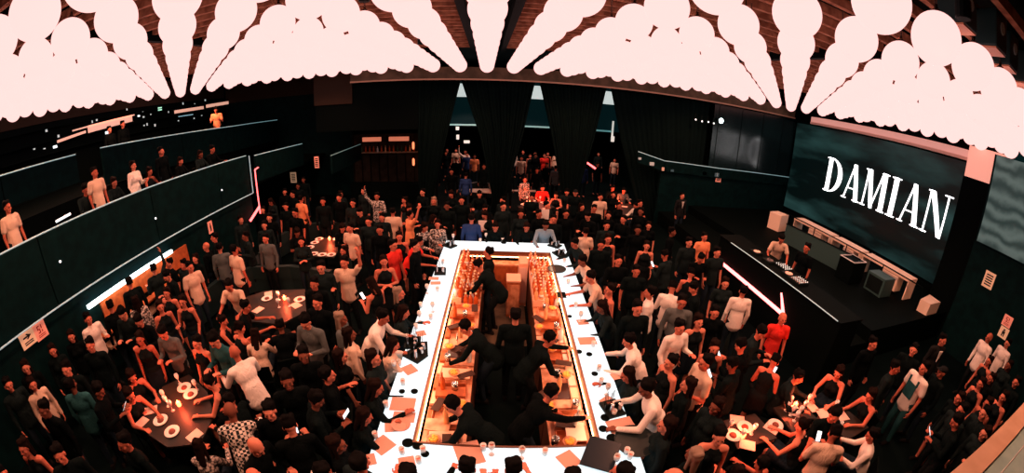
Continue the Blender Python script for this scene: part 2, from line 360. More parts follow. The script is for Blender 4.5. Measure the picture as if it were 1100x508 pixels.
FLOORM = mat('dark_floor', (.001, .0035, .0037), .7, noise=(.6, (.0018, .006, .0062)), spec=.02)
CURT = mat('black_velvet', (.003, .009, .009), .95, spec=.02)
RAIL = mat('lit_edge', (.4, .6, .62), .3, emit=(.16, .34, .38), es=.6)
RAILD = mat('dim_lit_edge', (.3, .5, .5), .3, emit=(.08, .2, .2), es=.5)
METAL = mat('steel', (.5, .5, .5), .25, 1)
DMET = mat('dark_metal', (.006, .012, .012), .5, .3, spec=.1)
GLOBE = mat('glowing_glass', (.06, .05, .05), .6, emit=(1, .535, .505), es=1.45, spec=.02)
BARL = mat('lit_bar_top', (.25, .3, .32), .4, emit=(.78, .95, 1), es=1.0, spec=.1)
COPPER = mat('copper', (.5, .17, .07), .4, .0, noise=(5, (.85, .42, .24)), spec=.5)
COPPERL = mat('pale_copper', (.9, .5, .33), .45, spec=.5)
TAN = mat('tan_wood', (.42, .27, .17), .6, noise=(5, (.5, .33, .22)))
GREY = mat('grey_cover', (.20, .34, .33), .7, noise=(6, (.25, .40, .38)), spec=.05)
PAPER = mat('kraft_paper', (.62, .36, .28), .8)
NAPK = mat('pink_napkin', (.85, .62, .52), .8)
WHITE = mat('white_china', (.85, .8, .75), .4)
CREAM = mat('cream_laminate', (.95, .78, .62), .6)
DGLASS = mat('dark_glass', (.03, .05, .05), .1, spec=.5)
CGLASS = mat('clear_glass', (.75, .8, .8), .08, spec=.5)
AMBER = mat('amber_liquor', (.55, .10, .02), .12, spec=.5)
AMBER2 = mat('pale_liquor', (.9, .45, .2), .12, spec=.5)
GREENG = mat('green_bottle_glass', (.03, .10, .05), .12, spec=.5)
REDL = mat('red_neon', (1, .1, .1), .4, emit=(1, .10, .10), es=5)
REDW = mat('hot_pink_led', (1, .4, .4), .4, emit=(1, .16, .16), es=5)
CANDLE = mat('red_candle_glow', (1, .15, .05), .4, emit=(1, .05, .015), es=30)
FLAME = mat('flame', (1, .6, .3), .4, emit=(1, .22, .08), es=14)
WLED = mat('white_led', (1, 1, 1), .4, emit=(.85, .95, 1), es=1.3)
PHONE = mat('phone_screen', (.8, .9, 1), .3, emit=(.8, .95, 1), es=1.2)
WOODL = mat('orange_wood', (.5, .13, .035), .6, noise=(7, (.34, .08, .025)))
PAD = mat('lettering_black', (.01, .01, .01), .6)
SIGNR = mat('salmon_sign', (.85, .36, .26), .6, emit=(1, .3, .2), es=.25)
SIGNY = mat('cream_sign', (.85, .62, .42), .6, emit=(1, .6, .35), es=.2)
SIGNRD = mat('sign_red', (.45, .02, .02), .6)
WARM = mat('added_warm_glow', (1, .6, .3), .4, emit=(1, .42, .18), es=14)
BATT = mat('rust_batten', (.46, .19, .11), .7, noise=(4, (.22, .08, .045)), spec=.05)
BRONZE = mat('bronze_panel', (.10, .075, .05), .5, noise=(2, (.17, .12, .08)), spec=.05)

ORD = ['first', 'second', 'third', 'fourth', 'fifth', 'sixth', 'seventh', 'eighth', 'ninth', 'tenth', 'eleventh', 'twelfth', 'thirteenth', 'fourteenth', 'fifteenth', 'sixteenth', 'seventeenth', 'eighteenth', 'nineteenth', 'twentieth']+[t+'-'+u for t in ('twenty', 'thirty', 'forty', 'fifty') for u in ('first', 'second', 'third', 'fourth', 'fifth', 'sixth', 'seventh', 'eighth', 'ninth')]
# ------------------------------------------------------------------ mesh helpers
def tx(bm, vs, m):
    for v in vs: v.co = m @ v.co
def box(bm, x0, x1, y0, y1, z0, z1, m=None, bev=0):
    vs = [bm.verts.new((x, y, z)) for x in (x0, x1) for y in (y0, y1) for z in (z0, z1)]
    fs = []
    for f in ((0, 1, 3, 2), (4, 6, 7, 5), (0, 4, 5, 1), (2, 3, 7, 6), (0, 2, 6, 4), (1, 5, 7, 3)): fs.append(bm.faces.new([vs[i] for i in f]))
    if bev:
        r = bmesh.ops.bevel(bm, geom=list({e for f in fs for e in f.edges}), offset=bev, segments=2, profile=.6, affect='EDGES')
        vs = list({v for f in r['faces'] for v in f.verts} | {v for v in vs if v.is_valid})
    if m: tx(bm, vs, m)
    return vs
def tube(bm, p0, p1, r0, r1=None, n=10, caps=True):
    r1 = r0 if r1 is None else r1
    p0, p1 = Vector(p0), Vector(p1); d = (p1-p0).normalized()
    a = d.orthogonal().normalized(); b = d.cross(a)
    A = [bm.verts.new(p0+(a*math.cos(2*PI*k/n)+b*math.sin(2*PI*k/n))*r0) for k in range(n)]
    B = [bm.verts.new(p1+(a*math.cos(2*PI*k/n)+b*math.sin(2*PI*k/n))*r1) for k in range(n)]
    for k in range(n): bm.faces.new((A[k], A[(k+1) % n], B[(k+1) % n], B[k]))
    if caps: bm.faces.new(A[::-1]); bm.faces.new(B)
def ell(bm, c, rx, ry, rz, m=None, u=16, v=10):
    r = bmesh.ops.create_uvsphere(bm, u_segments=u, v_segments=v, radius=1)
    t = Matrix.Translation(Vector(c)) @ (m.to_4x4() if m else Matrix.Identity(4)) @ Matrix.Diagonal((rx, ry, rz, 1))
    tx(bm, r['verts'], t)
def cap(bm, p0, p1, r0, r1, fl=None, n=10):
    """tapered limb with round ends; fl=(axis, factor) flattens it along a world axis about p0"""
    p0, p1 = Vector(p0), Vector(p1); d = p1-p0; L = d.length
    d = d.normalized() if L > 1e-6 else Vector((0, 0, 1)); a = d.orthogonal().normalized(); b = d.cross(a)
    rings = []
    for t in (-80, -50, -20): rings.append((p0+d*r0*math.sin(math.radians(t)), r0*math.cos(math.radians(t))))
    for t in (20, 50, 80): rings.append((p1+d*r1*math.sin(math.radians(t)), r1*math.cos(math.radians(t))))
    R = [[bm.verts.new(c+(a*math.cos(2*PI*k/n)+b*math.sin(2*PI*k/n))*r) for k in range(n)] for c, r in rings]
    for A, B in zip(R, R[1:]):
        for k in range(n): bm.faces.new((A[k], A[(k+1) % n], B[(k+1) % n], B[k]))
    bm.faces.new(R[0][::-1]); bm.faces.new(R[-1])
    if fl:
        ax, k = fl; ax = Vector(ax).normalized()
        for ring in R:
            for v in ring: q = v.co-p0; v.co = v.co-ax*(q.dot(ax))*(1-k)
def lathe(bm, prof, n=16, c=(0, 0, 0)):
    R = []
    for r, z in prof: R.append([bm.verts.new((c[0]+max(r, 1e-4)*math.cos(2*PI*k/n), c[1]+max(r, 1e-4)*math.sin(2*PI*k/n), c[2]+z)) for k in range(n)])
    for A, B in zip(R, R[1:]):
        for k in range(n): bm.faces.new((A[k], A[(k+1) % n], B[(k+1) % n], B[k]))
    bm.faces.new(R[0][::-1]); bm.faces.new(R[-1])
def poly(bm, pts, z0, z1):
    A = [bm.verts.new((x, y, z0)) for x, y in pts]; B = [bm.verts.new((x, y, z1)) for x, y in pts]; n = len(pts)
    bm.faces.new(A[::-1]); bm.faces.new(B)
    for k in range(n): bm.faces.new((A[k], A[(k+1) % n], B[(k+1) % n], B[k]))
def mesh(name, bm, ms, smooth=False):
    bmesh.ops.recalc_face_normals(bm, faces=bm.faces)
    me = bpy.data.meshes.new(name); bm.to_mesh(me); bm.free()
    for m in (ms if isinstance(ms, (list, tuple)) else [ms]): me.materials.append(m)
    if smooth: me.shade_smooth()
    return me
def obj(name, bm, ms, parent=None, smooth=False, loc=None, rz=0):
    me = bm if isinstance(bm, bpy.types.Mesh) else mesh(name, bm, ms, smooth)
    o = bpy.data.objects.new(name, me); C.objects.link(o)
    if parent: o.parent = parent
    if loc is not None: o.location = loc
    if rz: o.rotation_euler.z = rz
    return o
def tag(o, label, cat, group=None, kind=None):
    if label: o['label'] = label
    if cat: o['category'] = cat
    if group: o['group'] = group
    if kind: o['kind'] = kind
    return o
def empty(name, loc, label, cat, group=None, rz=0):
    o = bpy.data.objects.new(name, None); C.objects.link(o); o.location = loc; o.rotation_euler.z = rz; o.empty_display_size = .1
    return tag(o, label, cat, group)
def struct(name, bm, m, smooth=False):
    o = obj(name, bm, m, smooth=smooth); o['kind'] = 'structure'; return o
def tree_copy(o, parent=None):
    c = o.copy(); C.objects.link(c); c.parent = parent
    for ch in o.children: tree_copy(ch, c)
    return c
N = bmesh.new
def B1(*a, m=None, bev=0):
    bm = N(); box(bm, *a, m=m, bev=bev); return bm

# ------------------------------------------------------------------ room shell
struct('floor', B1(-20.2, 20.8, -3, 46, -.2, 0), FLOORM)
struct('ceiling', B1(-20.2, 20.8, -3, 46, 9.75, 9.9), BLACK)
bm = N()
y = -2.
while y < 20.6:
    for a, b in ((-19.9, -.62), (.72, 19.9)): box(bm, a, b, y, y+.12, 9.3, 9.5)
    y += .62
o = struct('ceiling_battens', bm, BATT)
bm = N()
for x0 in (-.75, .72, -9.9, 9.7, -19.6, 19.3): box(bm, x0-.12, x0+.12, -2.5, 21, 9.12, 9.7)
struct('ceiling_beams', bm, BLACK)
# walls
struct('wall_left', B1(-20.2, -19.95, -3, 46, 0, 9.75), BLACK)
struct('wall_right', B1(20.5, 20.8, 6.2, 46, 0, 9.75), BLACK)
struct('wall_right_near', B1(18.2, 20.8, -3, 6.2, 0, 7.95), TEAL)
struct('wall_behind', B1(-20.2, 20.8, -3.2, -3, 0, 9.9), BLACK)
struct('wall_back', B1(-20.2, 20.8, 45.8, 46, 0, 9.75), BLACK)
struct('wall_back_left', B1(-20, -9.3, 26.6, 26.8, 0, 9.75), TEAL)
struct('wall_side_hall', B1(12.8, 13, 21.9, 46, 0, 7.6), BLACK)
struct('wall_left_lower', B1(-11.6, -11.34, -3, 16.5, 0, 2.72), TEAL)
# mezzanine slab and parapets on the left
struct('floor_mezzanine', B1(-19.95, -11.32, -3, 16.45, 2.74, 3.3), BLACK)
def parapet(pts, hz, th, name, label, rail=RAIL):
    """pts: plan points with rail height; hz: panel height"""
    t = empty(name, (*pts[0][:2], pts[0][2]-hz), label, 'parapet')
    off = Vector((pts[0][0], pts[0][1], pts[0][2]-hz))
    for (a, b) in zip(pts, pts[1:]):
        bm = N(); d = Vector((b[0]-a[0], b[1]-a[1], 0)).normalized(); n = Vector((-d.y, d.x, 0))*th
        v = []
        for p, s in ((a, .02), (b, -.02)):
            for q in (0, 1):
                for z in (-hz, 0): v.append(bm.verts.new(Vector((p[0], p[1], p[2]+z))+d*s+n*q-off))
        for f in ((0, 1, 3, 2), (4, 6, 7, 5), (0, 4, 5, 1), (2, 3, 7, 6), (0, 2, 6, 4), (1, 5, 7, 3)): bm.faces.new([v[i] for i in f])
        obj('panel', bm, TEAL, t)
        bm = N(); tube(bm, Vector(a)-off+n*.5+Vector((0, 0, .02)), Vector(b)-off+n*.5+Vector((0, 0, .02)), .022, n=8)
        obj('rail', bm, rail, t)
    return t
P1 = parapet([(-11.28, 3-3.8, 4.6), (-11.28, 5.2, 4.6), (-11.28, 9.9, 4.6), (-11.28, 14.0, 4.55), (-11.28, 16.45, 4.5)], 1.86, .16,
        'balcony_parapet', 'long dark teal balcony parapet with a pale lit top rail above the left crowd')
bm = N(); tube(bm, (-11.2, -.8, 2.74), (-11.2, 16.45, 2.70), .025, n=8)
tag(obj('edge_light', bm, RAIL), 'thin pale light line along the bottom edge of the left balcony', 'strip light')
bm = N(); tube(bm, (-11.2, 16.5, 2.7), (-11.2, 16.5, 4.5), .03, n=8)
tag(obj('corner_post', bm, RAIL), 'thin pale upright post at the far end of the left balcony parapet', 'post')
parapet([(-11.28, 17.2, 4.38), (-11.28, 22.8, 4.2)], 1.3, .14, 'balcony_parapet', 'shorter dark parapet with a lit rail just beyond the left balcony corner post')
parapet([(-8.45, 20.6, 3.7), (-8.3, 25.6, 3.7)], 1.0, .12, 'balcony_parapet', 'small dark parapet with a lit rail beside the back left bottle bar', RAILD)
parapet([(-15, 3, 6.22), (-15, 6, 6.18), (-15, 9.4, 6.13)], 1.0, .15, 'balcony_parapet', 'upper tier parapet with a lit rail, nearest section at the far left', RAIL)
parapet([(-15, 10.7, 6.13), (-15, 15.9, 5.93), (-15, 20.5, 5.77), (-15, 26.3, 5.66)], 1.45, .15, 'balcony_parapet', 'long upper tier parapet with a lit rail behind the balcony guests', RAIL)
struct('floor_upper_tier', B1(-19.95, -15.18, -3, 26.3, 3.9, 4.6), BLACK)
struct('floor_side_gallery', B1(-15.15, -11.32, 17.2, 26.3, 2.95, 3.1), BLACK)
# small wall dots on the parapet
for (y, z) in ((5.7, 3.75), (9.9, 3.55), (14.1, 3.45)):
    bm = N(); tube(bm, (-11.27, y, z), (-11.24, y, z), .035); tag(obj('marker_light', bm, WLED), 'tiny white marker light on the parapet face, %s along the balcony' % {5.7: 'nearest', 9.9: 'middle', 14.1: 'farthest'}[y], 'light', 'marker lights on the parapet')
bm = N(); tube(bm, (-11.5, 6.05, 4.72), (-11.5, 6.6, 4.76), .035); tag(obj('light_tube', bm, WLED), 'short white light tube on the rail of the left balcony', 'light tube')
# header beam and curtains at the back
struct('header_beam', B1(-7.5, 20.4, 21.35, 21.6, 7.68, 8.35), BRONZE)
struct('trim_1', B1(-7.5, 20.4, 21.28, 21.36, 7.64, 7.72), mat('bronze_lip', (.6, .36, .24), .4))
struct('wall_bulkhead', B1(-9.8, -3.7, 21.7, 25.65, 4.95, 9.7), BLACK)
struct('trim_3', B1(-19.95, -19.88, -3, 26.3, 7.75, 9.4), mat('globe_lit_brown', (.035, .024, .018), .7, spec=.03))  # brown bands painted for the globe light on the upper walls
struct('trim_4', B1(-19.9, -9.8, 26.5, 26.58, 7.3, 9.6), mat('globe_lit_brown', (.035, .024, .018), .7))
struct('trim_5', B1(-9.85, -7.5, 21.6, 21.69, 6.5, 9.6), mat('globe_lit_brown', (.035, .024, .018), .7))
def curtain(tl, tr, ztop, edges, label):
    """edges: list of (z, left x, right x) from the top down"""
    bm = N(); nx = 60; rows = []
    zs = [e[0] for e in edges]; K = 24
    for k in range(K+1):
        z = zs[0]+(zs[-1]-zs[0])*k/K
        for a, b in zip(edges, edges[1:]):
            if b[0] <= z <= a[0] or b is edges[-1] and z <= a[0]:
                t = (z-a[0])/(b[0]-a[0]); xl = a[1]+(b[1]-a[1])*t; xr = a[2]+(b[2]-a[2])*t; break
        rows.append([(xl+(xr-xl)*i/nx, 21.72+.10*math.sin(i*1.9)*(1+.3*math.sin(i*.7)), z) for i in range(nx+1)])
    for side in (0, .05):
        R = [[bm.verts.new((x, y+side, z)) for x, y, z in r] for r in rows]
        for A, B in zip(R, R[1:]):
            for i in range(nx): bm.faces.new((A[i], A[i+1], B[i+1], B[i]) if not side else (A[i], B[i], B[i+1], A[i+1]))
    tag(obj('curtain', bm, CURT, smooth=True), label, 'curtain', 'black stage curtains at the back')
curtain(0, 0, 0, [(7.66, -3.75, -1.42), (4.64, -3.75, -2.11), (2.4, -3.75, -2.62), (.02, -3.75, -3.15)], 'narrow black curtain beside the back left bottle bar')
curtain(0, 0, 0, [(7.66, -1.42, 2.58), (4.64, -.34, 2.03), (.9, .5, 1.15), (.02, .3, 1.35)], 'black curtain drawn into a wedge between the first and second openings')
curtain(0, 0, 0, [(7.66, 2.82, 6.62), (4.75, 3.62, 6.11), (.9, 4.55, 5.25), (.02, 4.35, 5.45)], 'black curtain drawn into a wedge between the second and third openings')
curtain(0, 0, 0, [(7.66, 6.86, 13.4), (4.8, 7.66, 13.4), (.02, 9.4, 13.4)], 'wide black curtain at the right end of the back curtains')
struct('wall_back_right_upper', B1(13.3, 20.5, 23.6, 23.8, 0, 9.7), BLACK)
struct('wall_back_right', B1(10.2, 20.45, 21.15, 21.35, 0, 3.55), TEAL)
parapet([(20.4, 21.1, 3.6), (14.1, 21.1, 3.66), (10.3, 21.1, 3.8), (8.6, 21.2, 4.2)], .6, .1, 'balcony_parapet', 'low dark ledge with a lit edge to the right of the back curtains', RAIL)
bm = N()
for x in (13.8, 15.6, 17.4, 19.2): box(bm, x, x+.06, 21.16, 21.2, 3.7, 7.6)
for z in (5.2, 7.5): box(bm, 13.4, 20.4, 21.16, 21.2, z, z+.05)
box(bm, 13.45, 20.4, 21.2, 21.23, 3.7, 7.5)
tag(obj('control_booth_glazing', bm, mat('booth_glass', (.004, .014, .016), .15, spec=.6)), 'dark glass front of the control booth above the right ledge', 'glazing')
def spot(loc, label, r=.09, m=WLED):
    t = empty('spotlight', loc, label, 'spotlight')
    bm = N(); tube(bm, (0, .02, 0), (0, .22, 0), r*1.1, r*.9, 14); obj('housing', bm, DMET, t)
    bm = N(); tube(bm, (0, 0, 0), (0, .02, 0), r, r, 14); obj('lens', bm, m, t)
    bm = N(); tube(bm, (0, .1, .05), (0, .1, .35), .015, n=6); obj('bracket', bm, DMET, t)
spot((13.75, 20.8, 6.6), 'bright white spotlight above the right ledge', .16, mat('hot_white', (1, 1, 1), .4, emit=(.8, 1, 1), es=6))
for i, (x, z) in enumerate(((12.0, 6.45), (12.45, 6.4), (12.9, 6.42), (13.3, 6.38))):
    spot((x, 20.9, z), '%s of four small white spotlights left of the bright one' % ('first', 'second', 'third', 'fourth')[i], .05)
# wall items on the right ledge (white clips)
for i, (x, z, s) in enumerate(((8.6, 3.85, .18), (9.35, 3.6, .28), (10.15, 3.35, .3), (10.75, 3.3, .22), (13.0, 3.3, .3), (13.9, 3.28, .34))):
    tag(obj('wall_plate', B1(x, x+s, 21.0, 21.06, z-s*.4, z+s*.3, bev=.01), CREAM if i in (2, 4) else mat('pale_plate', (.5, .6, .6), .5, emit=(.5, .6, .6), es=.15)), '%s of the pale wall plates below the right ledge, counted from the curtains' % ('first', 'second', 'third', 'fourth', 'fifth', 'sixth')[i], 'plate')
# back room beyond the curtains
struct('wall_back_room', B1(-6, 12.8, 44.4, 44.6, 0, 9), BLACK)
bm = N()
for x in (-4.3, 1.9, 8.0): box(bm, x, x+4.1, 34, 34.06, 6.75, 7.9)
o = struct('wall_glow_1', bm, mat('painted_lit_wall', (.7, .7, .7), .5, emit=(.55, .62, .6), es=1.0))  # glowing panels painted for the brightly lit white wall back there
bm = N()
for x0, x1 in ((-3.4, -.8), (2.9, 5.9), (8.7, 11)): box(bm, x0, x1, 33.9, 34.0, 4.28, 4.42)
struct('trim_2', bm, mat('cyan_strip', (.3, .6, .6), .5, emit=(.05, .17, .18), es=1))
struct('wall_back_room_glass', B1(-6, 12.8, 34.1, 34.2, 4.3, 9), mat('smoked_wall', (.003, .012, .014), .5, emit=(.001, .007, .008), es=1, spec=.05))
bm = N(); tube(bm, (6.2, 24.3, 3.05), (7.05, 24.3, 2.55), .06, n=8)
tag(obj('neon_bar', bm, REDL), 'slanted red neon bar seen through the third curtain opening', 'neon light')
for i, (x, z, w_, h_) in enumerate(((-2.55, 4.05, .28, .3), (-2.5, 3.3, .24, .4), (-1.85, 2.9, .5, .25), (11.0, 4.6, .16, 1.4), (11.0, 3.7, .3, .5))):
    tag(obj('wall_lamp', B1(x, x+w_, 33.7, 33.8, z-h_/2, z+h_/2, bev=.02), mat('pale_lamp', (.8, .8, .8), .5, emit=(.6, .62, .56), es=.9)), '%s pale wall lamp in the room beyond the curtains, from the left' % ORD[i] if False else '%s of the pale lamps beyond the curtains, counted from the left' % ('first', 'second', 'third', 'fourth', 'fifth')[i], 'lamp', 'pale lamps beyond the curtains')
# ------------------------------------------------------------------ bottle bar in the back left nook
t = empty('bottle_bar', (-6.6, 26.2, 0), 'wood panelled back left bar with a lit bottle shelf', 'bar')
obj('back_panel', B1(-2.6, 2.6, .1, .2, 0, 4.3), mat('brown_panelling', (.02, .017, .012), .6, noise=(2, (.035, .028, .02)), spec=.03), t)
bm = N()
for k in range(9): box(bm, -2.55+k*.62, -2.5+k*.62, .02, .1, 0, 4.2)
obj('panel_battens', bm, mat('dark_brown_wood', (.008, .007, .005), .6, spec=.03), t)
obj('shelf', B1(-2.5, 2.5, -.35, .1, 3.05, 3.1), TAN, t)
obj('counter', B1(-2.5, 2.5, -1.0, -.4, 0, 1.1, bev=.02), BLACK, t)
for i, (x0, x1) in enumerate(((-8.25, -6.95), (-6.4, -5.05))):
    o = obj('light_box', B1(x0, x1, 25.7, 25.85, 3.86, 4.14, bev=.02), mat('warm_box', (1, .6, .4), .5, emit=(1, .26, .14), es=.55))
    tag(o, ('left', 'right')[i]+' warm orange light box above the back left bottle bar', 'light', 'light boxes above the bottle bar')
def bottle_me(m, h=.3, r=.038):
    bm = N(); lathe(bm, [(r*.9, 0), (r, .02), (r, h*.55), (r*.8, h*.65), (r*.36, h*.76), (r*.34, h*.95), (r*.4, h*.96), (r*.4, h)], 10)
    return mesh('bottle', bm, m, True)
BOT = [bottle_me(AMBER), bottle_me(AMBER2, .32, .036), bottle_me(CGLASS, .28, .042), bottle_me(GREENG, .31)]
bm = N(); lathe(bm, [(.036, 0), (.037, .0), (.037, .09), (.036, .09)], 10); LBL = mesh('bottle_label', bm, WHITE, True)
bm = N(); tube(bm, (0, 0, .285), (0, 0, .325), .017, n=8); CAPM = mesh('cap', bm, mat('gold_foil', (.95, .75, .5), .3), True)
BCOL = ['amber', 'pale amber', 'clear', 'green']
for k in range(16):
    i = random.randrange(4); o = obj('bottle', BOT[i], None, loc=(-8.95+k*.28, 26.0, 3.1)); o.scale = (1.4,)*3
    tag(o, '%s bottle on the back left bar shelf, %s from the left' % (BCOL[i], ORD[k]), 'bottle', 'bottles on the back left shelf')
bm = N(); lathe(bm, [(.05, 0), (.07, .1), (.07, .3), (.02, .42)], 12)
for i, (x, z) in enumerate(((-4.75, 3.3), (-4.75, 2.2))):
    o = obj('wall_lamp', N(), WARM) if False else None
    bm = N(); lathe(bm, [(.05, 0), (.08, .1), (.08, .42), (.02, .5)], 12)
    tag(obj('wall_lamp', bm, mat('ember_lamp', (1, .4, .2), .5, emit=(1, .25, .1), es=1.6), smooth=True, loc=(x, 25.75, z)), ('upper', 'lower')[i]+' orange wall lamp at the right end of the bottle bar', 'lamp')
# ------------------------------------------------------------------ left wall service niche
t = empty('service_niche', (-11.3, 8.2, 0), 'orange wood service niche under a white light strip on the left wall', 'niche')
obj('wood_back', B1(-.02, .04, -1.6, 3.0, 1.45, 2.12), WOODL, t)
obj('shelf', B1(0, .35, -2.1, 3.0, 1.2, 1.26), WOODL, t)
obj('counter', B1(0, .45, -2.1, 3.0, .85, .92), TAN, t)
bm = N(); box(bm, -11.22, -11.1, 6.05, 10.25, 2.17, 2.29, bev=.015)
tag(obj('light_strip', bm, mat('strip_white', (1, 1, 1), .4, emit=(.7, .95, 1), es=3)), 'long white light strip on the left wall above the orange niche', 'strip light')
L = bpy.data.lights.new('niche_light', 'AREA'); L.shape = 'RECTANGLE'; L.size = 4; L.size_y = .1; L.energy = 14; L.color = (1, .6, .4)
lo = bpy.data.objects.new('niche_light', L); C.objects.link(lo); lo.location = (-11.05, 8.2, 2.16); lo.rotation_euler = (0, math.radians(-20), PI/2*0); lo.rotation_euler = (0, math.radians(25), 0); L.size = .1; L.size_y = 4
# signs
def sign(c, w, h, nrm, bg, kind, label, tilt=0, par='sign'):
    """flat sign board; nrm 'x+' faces +x, 'x-' faces -x, 'y-' faces the camera"""
    rz = {'x+': PI/2, 'x-': -PI/2, 'y-': 0}[nrm]
    t = tag(obj(par, B1(-w/2, w/2, 0, .03, -h/2, h/2, bev=.006), bg, loc=c, rz=rz), label, 'sign')
    bm = N()
    def q(x0, x1, z0, z1): box(bm, x0*w, x1*w, -.008, 0, z0*h, z1*h)
    if kind == 'arrow':
        q(-.28, .14, .08, .17)
        for s in (1, -1):
            v = [bm.verts.new((x*w, yy, (.125+s*z)*h)) for yy in (-.008, 0) for x, z in ((.28, 0), (.02, .17), (-.06, .13), (.12, 0))]
            for f in ((0, 1, 2, 3), (7, 6, 5, 4), (0, 4, 5, 1), (1, 5, 6, 2), (2, 6, 7, 3), (3, 7, 4, 0)): bm.faces.new([v[i] for i in f])
        for z in (-.18, -.3): q(-.3, .3, z-.03, z+.03)
    elif kind == 'S':
        for a in ((-.22, .0, .28, .34), (-.22, -.14, .14, .3), (-.22, .0, .1, .16), (-.08, .0, -.06, .12), (-.22, .0, -.1, -.04), (.1, .18, -.1, .02), (.1, .18, .1, .34), (-.3, .3, -.24, -.2), (-.3, .3, -.34, -.3)): q(*a)
    elif kind == 'person':
        q(-.1, .1, .2, .34); q(-.16, .16, -.1, .17); q(-.16, -.04, -.32, -.1); q(.04, .16, -.32, -.1)
    elif kind == 'lines':
        for z in (.3, .15, 0, -.15, -.3): q(-.32, .32, z-.04, z+.04)
    obj('symbol', bm, SIGNRD if kind == 'S' else PAD, t)
sign((-11.26, 3.87, 2.5), .5, .42, 'x+', SIGNY, 'arrow', 'cream exit sign with a black arrow on the left wall')
sign((-11.26, 4.33, 2.46), .42, .44, 'x+', SIGNR, 'S', 'salmon evacuation sign with red symbols beside the arrow sign')
sign((-11.26, 12.9, 2.2), .3, .5, 'x+', SIGNR, 'person', 'narrow salmon sign with a figure on the left wall past the niche')
sign((-12.6, 23.6, 3.0), .4, .8, 'y-', SIGNY, 'person', 'upper pale sign standing in the dark back left corner')
sign((-12.6, 23.6, 1.95), .45, .7, 'y-', SIGNY, 'lines', 'lower pale notice below it in the back left corner')
sign((-10.05, 22.0, 3.15), .3, .7, 'y-', SIGNR, 'lines', 'small pink sign beside the back left rail')
sign((18.17, 5.0, 3.43), .5, .62, 'x-', SIGNY, 'lines', 'cream notice with lines of text on the right wall below the screen')
sign((18.17, 3.55, 2.45), .42, .42, 'x-', SIGNR, 'S', 'salmon sign with red symbols on the right wall, upper of a pair')
sign((18.17, 3.5, 2.0), .42, .42, 'x-', SIGNY, 'person', 'cream sign with a dark figure under the salmon one on the right wall')
sign((14.3, 21.08, 3.1), .4, .6, 'y-', SIGNR, 'lines', 'salmon notice under the ledge right of the curtains')
sign((18.15, 2.7, 3.0), .3, .25, 'x-', mat('green_exit', (.1, .6, .4), .5, emit=(.5, .9, .8), es=.8), 'arrow', 'small pale green exit sign at the right edge of the wall')
# red neon doorway
t = empty('neon_doorway', (-11.2, 16.9, 0), 'red neon tube outlining a doorway at the end of the left wall', 'neon light')
bm = N(); tube(bm, (0, 0, 1.55), (0, 0, 3.75), .03, n=8); tube(bm, (0, 0, 3.75), (0, .35, 3.8), .03, n=8); obj('upright_tube', bm, REDL, t)
bm = N(); tube(bm, (0, 0, 1.9), (.0, -1.0, 1.5), .06, n=8); obj('lower_tube', bm, REDL, t)
# upper left wall fittings: soffit beams with their light painted as glow, screens
PINKB = mat('painted_soffit_glow', (.8, .5, .4), .6, emit=(.9, .45, .33), es=.75)
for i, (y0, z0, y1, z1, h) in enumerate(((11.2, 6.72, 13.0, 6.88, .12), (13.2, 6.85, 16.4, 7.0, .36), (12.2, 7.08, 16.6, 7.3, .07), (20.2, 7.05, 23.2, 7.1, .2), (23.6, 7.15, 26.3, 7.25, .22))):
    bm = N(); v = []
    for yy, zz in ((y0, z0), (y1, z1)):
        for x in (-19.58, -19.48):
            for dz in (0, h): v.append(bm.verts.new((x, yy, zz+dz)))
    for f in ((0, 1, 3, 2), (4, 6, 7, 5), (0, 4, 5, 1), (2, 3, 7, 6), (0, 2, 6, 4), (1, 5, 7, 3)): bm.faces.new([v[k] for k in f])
    tag(obj('soffit_beam', bm, PINKB), '%s salmon soffit beam, glow painted on, far left wall, counted from the camera' % ORD[i], 'light panel', 'soffit beams with painted glow on the far left wall')
for i, (y, z, wd, hh, m) in enumerate(((11.1, 6.52, .22, .12, WLED), (14.6, 6.6, .3, .14, WLED), (19.0, 7.38, .3, .2, mat('exit_green', (.4, .9, .6), .5, emit=(.45, .9, .65), es=1)), (17.2, 7.2, .14, .1, WLED), (20.9, 6.8, 1.5, .1, mat('cool_screen', (.3, .5, .6), .5, emit=(.25, .42, .5), es=.8)))):
    tag(obj('monitor', B1(-19.9, -19.84, y, y+wd, z, z+hh), m), '%s small glowing monitor among the fittings on the far left wall' % ORD[i], 'monitor', 'monitors on the far left wall')
for i in range(26):
    y = random.uniform(9, 26); z = 6.4+random.random()*1.3
    o = obj('glassware', B1(-19.7, -19.66, y, y+.05+.1*random.random(), z, z+.05+.1*random.random()), mat('painted_glint', (.7, .8, .8), .2, emit=(.3, .36, .36), es=.8 if i % 3 else 1))  # random specks, the glint is painted as emission
    tag(o, 'small glass with painted glint on the dark shelves of the far left wall', 'glass', 'glassware glints on the far left shelves')
bm = N()
for z in (6.35, 6.9, 7.5): box(bm, -19.95, -19.6, 8, 26.3, z-.04, z)
tag(obj('wall_shelf', bm, BLACK), 'dark glass shelves running along the far left wall', 'shelves')

